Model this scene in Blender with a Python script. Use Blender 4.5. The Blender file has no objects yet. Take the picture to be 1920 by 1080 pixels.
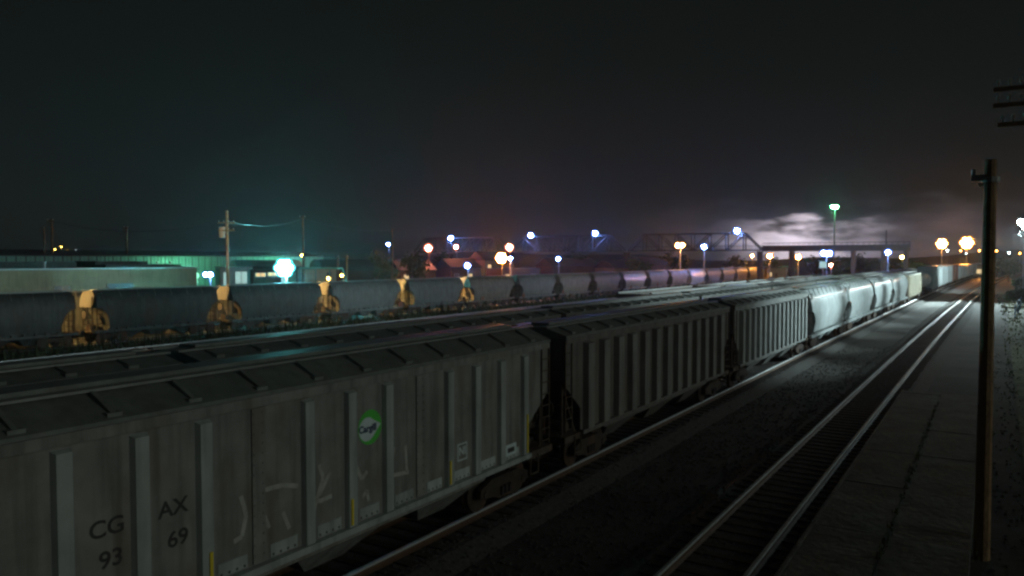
import bpy, math, random
from mathutils import Vector
random.seed(7)
R = math.radians
scn = bpy.context.scene
col = scn.collection

# ------------------------------------------------------------------ camera
CAM_H = 6.26
cam_d = bpy.data.cameras.new('camera'); cam = bpy.data.objects.new('camera', cam_d); col.objects.link(cam)
cam.location = (0, 0, CAM_H)
cam.rotation_euler = (R(90) - math.atan(55 / 1450), 0, math.atan(900 / 1450))
cam_d.sensor_width = 36; cam_d.lens = 1450 / 1920 * 36; cam_d.clip_start = .1; cam_d.clip_end = 9000
scn.camera = cam

# ------------------------------------------------------------------ render
scn.view_settings.view_transform = 'Standard'; scn.view_settings.look = 'None'
scn.view_settings.exposure = 0; scn.view_settings.gamma = 1
scn.render.engine = 'CYCLES'
cy = scn.cycles
cy.use_denoising = True
cy.max_bounces = 4; cy.diffuse_bounces = 2; cy.glossy_bounces = 2; cy.transmission_bounces = 2; cy.volume_bounces = 0
cy.sample_clamp_indirect = 0.6; cy.sample_clamp_direct = 0
cy.pixel_filter_type = 'BLACKMAN_HARRIS'; cy.filter_width = 2.6
cy.use_light_tree = True

# ------------------------------------------------------------------ night sky: dim air plus a storm cloud lit from inside
SUN_EL, SUN_AZ = R(15), R(84)          # azimuth clockwise from +Y (along the tracks)
w = bpy.data.worlds.new('World'); scn.world = w; w.use_nodes = True
nt = w.node_tree; nt.nodes.clear()
def N(t, **k):
    n = nt.nodes.new(t)
    for a, b in k.items(): setattr(n, a, b)
    return n
def M(op, a, b=None, c=None, clamp=False):
    n = N('ShaderNodeMath', operation=op, use_clamp=clamp)
    for i, x in enumerate((a, b, c)):
        if x is None: continue
        if isinstance(x, (int, float)): n.inputs[i].default_value = x
        else: nt.links.new(x, n.inputs[i])
    return n.outputs[0]
sky = N('ShaderNodeTexSky', sky_type='NISHITA', sun_disc=False, sun_elevation=SUN_EL, sun_rotation=SUN_AZ)
bg1 = N('ShaderNodeBackground'); bg1.inputs[1].default_value = 0.0006
nt.links.new(sky.outputs[0], bg1.inputs[0])
tc = N('ShaderNodeTexCoord'); sep = N('ShaderNodeSeparateXYZ'); nt.links.new(tc.outputs['Generated'], sep.inputs[0])
az = M('MULTIPLY', M('ARCTAN2', sep.outputs[0], sep.outputs[1]), 57.2958)      # degrees
el = M('MULTIPLY', M('ARCSINE', sep.outputs[2]), 57.2958)
nz = N('ShaderNodeTexNoise', noise_dimensions='3D'); nz.inputs['Scale'].default_value = 15; nz.inputs["Detail"].default_value = 3.5
mp = N('ShaderNodeMapping'); mp.inputs['Scale'].default_value = (1, 1, 3.2)
nt.links.new(tc.outputs['Generated'], mp.inputs[0]); nt.links.new(mp.outputs[0], nz.inputs[0])
nval = M('SUBTRACT', nz.outputs[0], .5)
elw = M('ADD', el, M('MULTIPLY', nval, 5.2))
azw = M('ADD', az, M('MULTIPLY', nval, 9.0))
# lit core under the cloud deck
g1 = M('POWER', 2.718, M('MULTIPLY', M('POWER', M('DIVIDE', M('ADD', azw, 11.4), 3.2), 2), -1))
b1 = N('ShaderNodeMapRange', interpolation_type='SMOOTHSTEP'); nt.links.new(elw, b1.inputs[0])
b1.inputs[1].default_value = 2.9; b1.inputs[2].default_value = 1.6; b1.inputs[3].default_value = 0; b1.inputs[4].default_value = 1
core = M('MULTIPLY', g1, b1.outputs[0])
# wider flush along the horizon and faint lift of the whole deck
g2 = M('POWER', 2.718, M('MULTIPLY', M('POWER', M('DIVIDE', M('ADD', azw, 8.5), 11), 2), -1))
b2 = N('ShaderNodeMapRange', interpolation_type='SMOOTHSTEP'); nt.links.new(elw, b2.inputs[0])
b2.inputs[1].default_value = 4.8; b2.inputs[2].default_value = 1.0; b2.inputs[3].default_value = 0; b2.inputs[4].default_value = 1
flush = M('MULTIPLY', g2, b2.outputs[0])
b3 = N('ShaderNodeMapRange', interpolation_type='SMOOTHSTEP'); nt.links.new(elw, b3.inputs[0])
b3.inputs[1].default_value = 17; b3.inputs[2].default_value = 0; b3.inputs[3].default_value = 0; b3.inputs[4].default_value = 1
cs = N('ShaderNodeCombineXYZ')
def chan(a, b, c, d): return M('ADD', M('ADD', M('MULTIPLY', core, a), M('MULTIPLY', flush, b)), M('ADD', M('MULTIPLY', b3.outputs[0], c), d))
for i, k in enumerate(((.92, .055, .0014, .0040), (.80, .052, .0024, .0054), (.92, .068, .0040, .0040))):
    nt.links.new(chan(*k), cs.inputs[i])
bg2 = N('ShaderNodeBackground'); bg2.inputs[1].default_value = 1.0; nt.links.new(cs.outputs[0], bg2.inputs[0])
add = N('ShaderNodeAddShader'); out = N('ShaderNodeOutputWorld')
nt.links.new(bg1.outputs[0], add.inputs[0]); nt.links.new(bg2.outputs[0], add.inputs[1]); nt.links.new(add.outputs[0], out.inputs[0])

# the one sun lamp, turned down to a night glow from the town side
sd = bpy.data.lights.new('night_glow', 'SUN'); so = bpy.data.objects.new('night_glow', sd); col.objects.link(so)
sd.energy = 0.265; sd.angle = R(25); sd.color = (.90, 1, .87)
dvec = Vector((math.sin(SUN_AZ) * math.cos(SUN_EL), math.cos(SUN_AZ) * math.cos(SUN_EL), math.sin(SUN_EL)))
so.rotation_euler = dvec.to_track_quat('Z', 'Y').to_euler()
so.location = (30, 20, 60)

# ------------------------------------------------------------------ materials
def mat(name, c, rough=.7, metal=0.0, var=.3, scale=2.5, streak=0.0, rust=0.0, bump=0.0, spec=.4):
    m = bpy.data.materials.new(name); m.use_nodes = True
    t = m.node_tree; b = t.nodes['Principled BSDF']
    b.inputs['Roughness'].default_value = rough; b.inputs['Metallic'].default_value = metal
    b.inputs['Specular IOR Level'].default_value = spec
    def n(ty, **k):
        x = t.nodes.new(ty)
        for a, v in k.items(): setattr(x, a, v)
        return x
    tcx = n('ShaderNodeTexCoord'); oi = n('ShaderNodeObjectInfo')
    ad = n('ShaderNodeVectorMath', operation='MULTIPLY_ADD')
    t.links.new(oi.outputs['Random'], ad.inputs[0]); ad.inputs[1].default_value = (37, 53, 29); t.links.new(tcx.outputs['Object'], ad.inputs[2])
    no = n('ShaderNodeTexNoise'); no.inputs['Scale'].default_value = scale; no.inputs['Detail'].default_value = 6; no.inputs['Roughness'].default_value = .62
    t.links.new(ad.outputs[0], no.inputs['Vector'])
    cr = n('ShaderNodeMapRange'); t.links.new(no.outputs[0], cr.inputs[0])
    cr.inputs[1].default_value = .3; cr.inputs[2].default_value = .7; cr.inputs[3].default_value = 1 - var; cr.inputs[4].default_value = 1 + var * .6
    mul = n('ShaderNodeVectorMath', operation='SCALE'); mul.inputs[0].default_value = c; t.links.new(cr.outputs[0], mul.inputs['Scale'])
    cur = mul.outputs[0]
    def mixto(cur, colr, sc, lo, hi, amt):
        mm = n('ShaderNodeMapping'); mm.inputs['Scale'].default_value = sc; t.links.new(ad.outputs[0], mm.inputs[0])
        n2 = n('ShaderNodeTexNoise'); n2.inputs['Scale'].default_value = 1; n2.inputs['Detail'].default_value = 5; t.links.new(mm.outputs[0], n2.inputs[0])
        r2 = n('ShaderNodeMapRange'); t.links.new(n2.outputs[0], r2.inputs[0])
        r2.inputs[1].default_value = lo; r2.inputs[2].default_value = hi; r2.inputs[3].default_value = 0; r2.inputs[4].default_value = amt
        mx = n('ShaderNodeMix', data_type='RGBA'); t.links.new(r2.outputs[0], mx.inputs[0]); t.links.new(cur, mx.inputs[6]); mx.inputs[7].default_value = (*colr, 1)
        return mx.outputs[2]
    if streak: cur = mixto(cur, tuple(x * .38 for x in c), (5, 5, .35), .46, .68, streak)
    if rust: cur = mixto(cur, (.13, .055, .028), (1.6, 1.6, .8), .52, .7, rust)
    t.links.new(cur, b.inputs['Base Color'])
    if bump:
        bp = n('ShaderNodeBump'); bp.inputs['Strength'].default_value = bump; bp.inputs['Distance'].default_value = .04
        n3 = n('ShaderNodeTexNoise'); n3.inputs['Scale'].default_value = scale * 5; n3.inputs['Detail'].default_value = 4
        t.links.new(ad.outputs[0], n3.inputs[0]); t.links.new(n3.outputs[0], bp.inputs['Height']); t.links.new(bp.outputs[0], b.inputs['Normal'])
    return m
def emat(name, c, s):
    m = bpy.data.materials.new(name); m.use_nodes = True; t = m.node_tree; t.nodes.clear()
    e = t.nodes.new('ShaderNodeEmission'); e.inputs[0].default_value = (*c, 1); e.inputs[1].default_value = s
    o = t.nodes.new('ShaderNodeOutputMaterial'); t.links.new(e.outputs[0], o.inputs[0])
    return m
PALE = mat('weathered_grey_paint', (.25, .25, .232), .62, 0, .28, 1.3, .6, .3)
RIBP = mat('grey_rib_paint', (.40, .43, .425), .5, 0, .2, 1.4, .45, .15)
SHADEG = mat('shaded_grey_paint', (.26, .27, .255), .6, 0, .25, 1.3, .6, .2)  # panel grey darkened to stand for the shade between deep ribs
TAUPER = mat('lit_taupe_rib_paint', (.225, .22, .205), .6, 0, .22, 1.3, .5, .15)  # lighter taupe so ribs read as lit against panels darkened for shade
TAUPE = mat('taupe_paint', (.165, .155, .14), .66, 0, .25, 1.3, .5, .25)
ROOFM = mat('galvanised_roof', (.20, .215, .20), .55, .2, .3, 1.5, .3, .2)
GRATE = mat('roof_grating', (.30, .31, .30), .45, .5, .2, 4)
LGREY = mat('light_grey_paint', (.42, .44, .43), .38, 0, .14, 1.2, .4, .10)
WHITE = mat('white_paint', (.48, .52, .52), .26, 0, .18, 1.5, .4, .12, 0, .7)
BEIGE = mat('beige_paint', (.40, .36, .26), .55, 0, .18, 1.5, .4, .15)
YARD2 = mat('dimmed_yard_paint', (.065, .075, .075), .6, 0, .25, 1.1, .5, .25)
YARD3 = mat('tan_yard_paint', (.20, .185, .16), .6, 0, .25, 1.1, .5, .3)
YARD = mat('yard_grey_paint', (.15, .165, .165), .6, 0, .22, 1.1, .5, .18)
BROWN = mat('oxide_red_paint', (.20, .075, .045), .65, 0, .25, 2, .3, .4)
BLACKM = mat('black_steel', (.035, .033, .03), .6, .2, .4, 3, 0, .5)
TRUCKM = mat('rusty_truck_steel', (.05, .036, .027), .75, .1, .4, 4, 0, .6)
ENDM = mat('dirty_end_steel', (.10, .075, .055), .75, 0, .4, 2, .4, .5)
YELLOW = mat('yellow_reflective_strip', (.80, .62, .05), .4, 0, .12, 6)
GREEN = mat('emblem_green', (.10, .58, .08), .55, 0, .12, 5)
EMBW = mat('emblem_white', (.62, .72, .74), .55, 0, .12, 5)
NAVY = mat('emblem_navy', (.02, .045, .10), .6, 0, .1, 5)
INK = mat('black_stencil', (.055, .055, .05), .8, 0, .3, 7)
PLATEW = mat('pale_sill_plate', (.50, .56, .56), .5, 0, .2, 3, .4)
CHALK = mat('faded_graffiti', (.41, .41, .38), .85, 0, .4, 4)
RAIL = mat('polished_rail', (.74, .77, .78), .48, .75, .08, 6)
RAILD = mat('worn_rail', (.40, .42, .41), .56, .8, .2, 6)
RAILR = mat('rusty_rail', (.14, .08, .05), .6, .5, .3, 6)
TIE = mat('creosoted_timber', (.045, .035, .028), .9, 0, .4, 5)
BALL = mat('ballast_rock', (.085, .082, .076), .95, 0, .5, 9, 0, 0, .8)
GROUND = mat('cinder_ground', (.062, .060, .052), .95, 0, .5, .35, 0, 0, .6)
CONC = mat('old_concrete', (.12, .122, .112), .9, 0, .55, 1.1, .45, .25, .8)
DUST = mat('crushed_stone_road', (.19, .19, .18), .9, 0, .35, .5, 0, 0, .5)
WOOD = mat('old_pole_timber', (.13, .085, .055), .85, 0, .35, 3, .4)
WOODP = mat('dark_brown_timber', (.34, .21, .11), .85, 0, .45, 4, .5, .2, .6)
WOODL = mat('sunbleached_timber', (.40, .27, .15), .85, 0, .3, 3, .3)
STEEL = mat('galvanised_steel', (.34, .35, .35), .5, .4, .2, 4)
BRIDGEM = mat('bridge_steel', (.055, .06, .065), .6, .2, .3, 1, .3, .3)
PIERM = mat('darkened_pier_concrete', (.075, .07, .065), .9, 0, .3, 1, .4)  # concrete colour darkened to counter the lamplight that turned the piers pale
DARKS = mat('dark_girder', (.06, .06, .065), .7, .1, .3, 1, .3, .2)
GREENW = mat('green_metal_cladding', (.13, .27, .22), .55, .1, .12, 1, .35)
TANW = mat('tan_stucco', (.21, .165, .105), .85, 0, .2, .6, .35)
PEACH = mat('peach_wall', (.50, .37, .27), .85, 0, .15, .8, .2)
BRICK = mat('brick_wall', (.085, .055, .04), .9, 0, .3, 1, .3)
DROOF = mat('dark_roofing', (.05, .047, .045), .85, 0, .3, 1)
GLASS = mat('dark_glass', (.02, .022, .025), .35, 0, .1, 2, spec=.8)
CERAM = mat('porcelain', (.60, .58, .52), .25, 0, .1, 5)
LEAF = mat('dark_leaves', (.05, .08, .028), .8, 0, .5, 1.2)
GRASSM = mat('dry_grass', (.19, .21, .11), .9, 0, .5, 1.5)
WEEDM = mat('dark_weeds', (.035, .045, .02), .9, 0, .5, 1.5)
BLUEP = mat('blue_rail_paint', (.05, .16, .32), .5, 0, .2, 3)
LITW = emat('lit_window', (1, .72, .36), .9)
LITC = emat('lit_cool_window', (.6, .95, .9), .55)

# ------------------------------------------------------------------ mesh helper
class MB:
    def __init__(s): s.v = []; s.f = []
    def poly(s, pts): i = len(s.v); s.v += [tuple(p) for p in pts]; s.f.append(tuple(range(i, i + len(pts)))); return s
    def hexa(s, p):                        # p: 4 bottom (ccw from above), 4 top
        i = len(s.v); s.v += [tuple(q) for q in p]
        for q in ((3, 2, 1, 0), (4, 5, 6, 7), (0, 1, 5, 4), (1, 2, 6, 5), (2, 3, 7, 6), (3, 0, 4, 7)): s.f.append(tuple(i + k for k in q))
        return s
    def box(s, x0, x1, y0, y1, z0, z1):
        return s.hexa([(x0, y0, z0), (x1, y0, z0), (x1, y1, z0), (x0, y1, z0), (x0, y0, z1), (x1, y0, z1), (x1, y1, z1), (x0, y1, z1)])
    def ext(s, prof, a, b, ax='y'):        # extrude a 2d outline (ccw) along an axis
        n = len(prof); i = len(s.v)
        def P(p, t): return {'y': (p[0], t, p[1]), 'x': (t, p[0], p[1]), 'z': (p[0], p[1], t)}[ax]
        s.v += [P(p, a) for p in prof] + [P(p, b) for p in prof]
        for k in range(n): s.f.append((i + k, i + (k + 1) % n, i + n + (k + 1) % n, i + n + k))
        s.f.append(tuple(i + k for k in range(n - 1, -1, -1))); s.f.append(tuple(i + n + k for k in range(n)))
        return s
    def bar(s, p, q, r, n=6, r2=None):
        p = Vector(p); q = Vector(q); d = (q - p)
        if d.length < 1e-6: return s
        d.normalize(); u = d.orthogonal().normalized(); w_ = d.cross(u); i = len(s.v); r2 = r if r2 is None else r2
        for c, rr in ((p, r), (q, r2)):
            for k in range(n):
                a = 2 * math.pi * (k + .5) / n; s.v.append(tuple(c + (u * math.cos(a) + w_ * math.sin(a)) * rr))
        for k in range(n): s.f.append((i + k, i + (k + 1) % n, i + n + (k + 1) % n, i + n + k))
        s.f.append(tuple(i + k for k in range(n - 1, -1, -1))); s.f.append(tuple(i + n + k for k in range(n)))
        return s
    def path(s, pts, r, n=5):
        for a, b in zip(pts, pts[1:]): s.bar(a, b, r, n)
        return s
    def ball(s, c, r, n=8, m=6, sq=1.0):
        i = len(s.v)
        for j in range(m + 1):
            t = math.pi * j / m
            for k in range(n):
                a = 2 * math.pi * k / n; s.v.append((c[0] + r * math.sin(t) * math.cos(a), c[1] + r * math.sin(t) * math.sin(a), c[2] + r * sq * math.cos(t)))
        for j in range(m):
            for k in range(n): s.f.append((i + j * n + k, i + (j + 1) * n + k, i + (j + 1) * n + (k + 1) % n, i + j * n + (k + 1) % n))
        return s
    def build(s, name, m, parent=None, smooth=False):
        me = bpy.data.meshes.new(name); me.from_pydata(s.v, [], s.f); me.validate(); 
        import bmesh
        bm = bmesh.new(); bm.from_mesh(me); bmesh.ops.recalc_face_normals(bm, faces=bm.faces); bm.to_mesh(me); bm.free()
        if smooth:
            me.polygons.foreach_set('use_smooth', [True] * len(me.polygons))
            me.set_sharp_from_angle(angle=R(35))
        me.materials.append(m); o = bpy.data.objects.new(name, me); col.objects.link(o)
        if parent: o.parent = parent
        return o
def tag(o, label=None, cat=None, group=None, kind=None):
    for k, v in (('label', label), ('category', cat), ('group', group), ('kind', kind)):
        if v: o[k] = v
    return o
def empty(name, loc, rz=0, **k):
    o = bpy.data.objects.new(name, None); col.objects.link(o); o.location = loc; o.rotation_euler = (0, 0, rz); o.empty_display_size = .3
    return tag(o, **k)
KIDS = {}
def kids(o): return [c for c in bpy.data.objects if c.parent == o]
def copy_tree(o, parent=None, cache={}):
    c = o.copy(); col.objects.link(c); c.parent = parent
    if o.name not in cache: cache[o.name] = list(o.children)
    for ch in cache[o.name]: copy_tree(ch, c)
    return c
def instance(o, part): 
    c = part.copy(); col.objects.link(c); c.parent = o; return c

# ------------------------------------------------------------------ track lines (they bend gently to the right far off)
def track_x(x0, k, y): return x0 + (k * y * y if y > 0 else 0)
def heading(k, y): return -math.atan(2 * k * y) if y > 0 else 0
A_X, A_K = -11.5, 5e-5
R_X, R_K = -4.80, 8.5e-5
B_X = -16.3
C_X, C_Z = -60.0, -.40
GZ = -.42

# ------------------------------------------------------------------ ground
def sheet(name, pts, z, m, label=None):
    return tag(MB().poly([(x, y, z) for x, y in pts]).build(name, m), kind='structure')
gnd_o = sheet('ground', [(-3000, -800), (2200, -800), (2200, 3200), (-3000, 3200)], GZ, GROUND)
road = MB()
ys = list(range(78, 421, 18))
for a, b in zip(ys, ys[1:]):
    def rx(y, o): return track_x((A_X + R_X) / 2 + o, 6.5e-5, y)
    road.poly([(rx(a, -1.35), a, GZ + .03), (rx(a, 1.35), a, GZ + .03), (rx(b, 1.35), b, GZ + .03), (rx(b, -1.35), b, GZ + .03)])
tag(road.build('service_road', DUST), kind='structure')

sheet('verge', [(.9, 18), (15, 18), (17, 210), (3.5, 210), (1.6, 110)], GZ + .02, mat('dry_verge', (.115, .125, .07), .95, 0, .6, .6, 0, 0, .5))

def sweep(x0, k, y0, y1, step, prof, name, m, parent, z=0):
    mb = MB(); prev = None; n = len(prof); ys = []
    y = y0
    while y < y1: ys.append(y); y += step
    ys.append(y1)
    for y in ys:
        xc = track_x(x0, k, y); i = len(mb.v)
        mb.v += [(xc + p[0], y, z + p[1]) for p in prof]
        if prev is not None:
            for q in range(n): mb.f.append((prev + q, prev + (q + 1) % n, i + (q + 1) % n, i + q))
        prev = i
    return mb.build(name, m, parent)
TIE_MESH = None
def make_track(x0, k, y0, y1, z, label, railm, ties_to, step=.56):
    global TIE_MESH
    t = empty('railway_track', (0, 0, 0), label=label, cat='railway track', group='railway tracks through the yard')
    sweep(x0, k, y0, y1, 8, [(-2.0, GZ + .012 - z), (2.0, GZ + .012 - z), (1.45, -.215), (-1.45, -.215)], 'ballast_bed', BALL, t, z)
    for s in (-.75, .75):
        rl = sweep(x0 + s, k, y0, y1, 8, [(-.07, -.18), (.07, -.18), (.015, -.14), (.015, -.045), (-.015, -.045), (-.015, -.14)], 'rail', RAILR, t, z)
        sweep(x0 + s, k, y0, y1, 8, [(-.052, -.043), (.052, -.043), (.052, -.016), (.036, 0), (-.036, 0), (-.052, -.016)], 'rail_head', railm, rl, z)
    y = max(y0, -2); rnd = random.Random(int(-x0 * 10)); first = TIE_MESH
    while y < ties_to:
        if TIE_MESH is None:
            o = MB().box(-1.28, 1.28, -.11, .11, -.30, -.183).build('tie', TIE, t); TIE_MESH = o.data
        else:
            o = bpy.data.objects.new('tie', TIE_MESH); col.objects.link(o); o.parent = t
        o.location = (track_x(x0, k, y) + rnd.uniform(-.04, .04), y, z + rnd.uniform(-.006, .002)); o.rotation_euler = (0, 0, heading(k, y) + rnd.uniform(-.01, .01))
        y += step
    if ties_to < y1:
        mb = MB()
        while y < min(y1, 330):
            xc = track_x(x0, k, y); mb.box(xc - 1.28, xc + 1.28, y - .11, y + .11, z - .30, z - .184); y += step
        if mb.f: tag(mb.build('distant_tie_row', TIE, t), kind='stuff')
    return t
trA = make_track(A_X, A_K, -16, 460, 0, 'track under the near hopper train with bright near rail', RAIL, 84)
trR = make_track(R_X, R_K, -6, 460, 0, 'empty track with two shining rails beside the platform', RAILD, 84)
make_track(B_X, A_K, -8, 460, 0, 'track under the second row of hoppers behind the near train', RAIL, -9)
make_track(-21.3, A_K, 20, 330, 0, 'third track from the platform under the open gondolas', RAILR, 19)
make_track(C_X, 0, 8, 330, C_Z + .0, 'far yard track under the rounded grey hoppers', RAIL, 7)
make_track(-51.5, 0, 8, 330, -.12, 'empty yard track in front of the far hopper string', RAIL, 7)

# loose ballast near the camera
mb = MB(); rnd = random.Random(3)
for i in range(9000):
    y = 9 + 55 * rnd.random() ** 1.5; x = rnd.uniform(-10.6, -3.3) if rnd.random() < .8 else rnd.uniform(-.1, 5)
    if abs(x - R_X) < .9 and rnd.random() < .3: continue
    near = min(abs(x - A_X), abs(x - R_X)); z = GZ + max(0, min(.205, (2.0 - near) / .55 * .2))
    s = rnd.uniform(.025, .06); a = rnd.random() * 6.3
    p = [(x + s * math.cos(a + q * 1.57) * rnd.uniform(.7, 1.2), y + s * math.sin(a + q * 1.57) * rnd.uniform(.7, 1.2), z + s * .35) for q in range(4)]
    i0 = len(mb.v); mb.v += p + [(x, y, z + s * rnd.uniform(.8, 1.2)), (x, y, z - s * .3)]
    for q in range(4): mb.f.append((i0 + q, i0 + (q + 1) % 4, i0 + 4)); mb.f.append((i0 + (q + 1) % 4, i0 + q, i0 + 5))
tag(mb.build('ballast_stones', BALL), 'loose crushed stone scattered between the tracks', 'ballast', kind='stuff')

# platform: poured slabs with open joints
plat = empty('station_platform', (0, 0, 0), label='low dark concrete platform slab beside the empty track', cat='platform')
y = -2.0; j = 0
while y < 40.2:
    ye = min(y + 4.2, 40.6)
    for (xa, xb) in ((-3.42, -1.88), (-1.87, -.28)):
        MB().box(xa, xb, y + .01, ye - .01, GZ, .04 + .006 * math.sin(j * 2.3)).build('concrete_slab', CONC, plat); j += 1
    y = ye
kb = MB().box(-3.50, -3.425, -2, 40.6, GZ, .07).build('edge_beam', CONC, plat)

wd = MB(); rnd = random.Random(21)
for i in range(260):
    jx = rnd.choice((-3.55, -1.875, -.22)); jy = rnd.uniform(9, 40); 
    for k in range(6):
        a = rnd.random() * 6.28; h = rnd.uniform(.04, .16); x = jx + rnd.gauss(0, .04); y = jy + rnd.gauss(0, .1); zb_ = .04 if jx == -1.875 else GZ + .2
        wd.poly([(x - .012 * math.cos(a), y - .012 * math.sin(a), zb_), (x + .012 * math.cos(a), y + .012 * math.sin(a), zb_), (x + rnd.uniform(-.06, .06), y + rnd.uniform(-.06, .06), zb_ + h)])
tag(wd.build('platform_weeds', mat('wiry_weeds', (.09, .10, .05), .9, 0, .5, 2)), 'wiry weeds in the joints of the platform', 'weeds', kind='stuff')

# ------------------------------------------------------------------ rail car builders
def truck_parts(root, yc, full=True):
    t = MB().box(-.9, .9, yc - .22, yc + .22, .48, .78).build('truck', TRUCKM, root)
    for sx in (-1, 1):
        x = sx * .98
        prof = [(yc - 1.12, .42), (yc - .85, .36), (yc - .45, .30), (yc - .3, .22), (yc + .3, .22), (yc + .45, .30), (yc + .85, .36), (yc + 1.12, .42), (yc + 1.1, .62), (yc + .6, .78), (yc - .6, .78), (yc - 1.1, .62)]
        MB().ext(prof, x - .06, x + .06, 'x').build('side_frame', TRUCKM, t)
        if full:
            sp = MB()
            for q in (-.18, 0, .18): sp.bar((x + sx * .07, yc + q, .30), (x + sx * .07, yc + q, .52), .07, 6)
            sp.build('spring_group', BLACKM, t)
        for s in (-1, 1):
            wm = MB(); yw = yc + s * .88
            wm.bar((sx * .68, yw, .455), (sx * .80, yw, .455), .455, 18); wm.bar((sx * .655, yw, .455), (sx * .68, yw, .455), .49, 18)
            wm.bar((sx * .80, yw, .455), (sx * 1.06, yw, .455), .11, 8)
            wm.build('wheel', TRUCKM, t, True)
    for s in (-1, 1): MB().bar((-.65, yc + s * .88, .455), (.65, yc + s * .88, .455), .08, 8).build('axle', TRUCKM, t)
    return t
def couplers(root, he):
    for s in (-1, 1):
        c = MB().box(-.1, .1, s * (he - .75), s * (he - .2), .78, 1.0).box(-.17, .17, s * (he - .25), s * (he + .02), .74, 1.06)
        c.build('coupler', BLACKM, root)
        h = MB(); pts = [(.35, s * (he - .6), .85), (.36, s * (he - .4), .55), (.33, s * (he - .15), .40), (.28, s * (he + .0), .48)]
        h.path(pts, .03, 5).build('air_hose', BLACKM, root)
def ladder(root, x, y0, y1, z0, z1, m, n=8, name='ladder'):
    l = MB(); l.bar((x, y0, z0), (x, y0, z1), .022, 5).bar((x, y1, z0), (x, y1, z1), .022, 5)
    for i in range(n): z = z0 + .1 + (z1 - z0 - .15) * i / (n - 1); l.bar((x, y0, z), (x, y1, z), .017, 5)
    return l.build(name, m, root)

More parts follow.
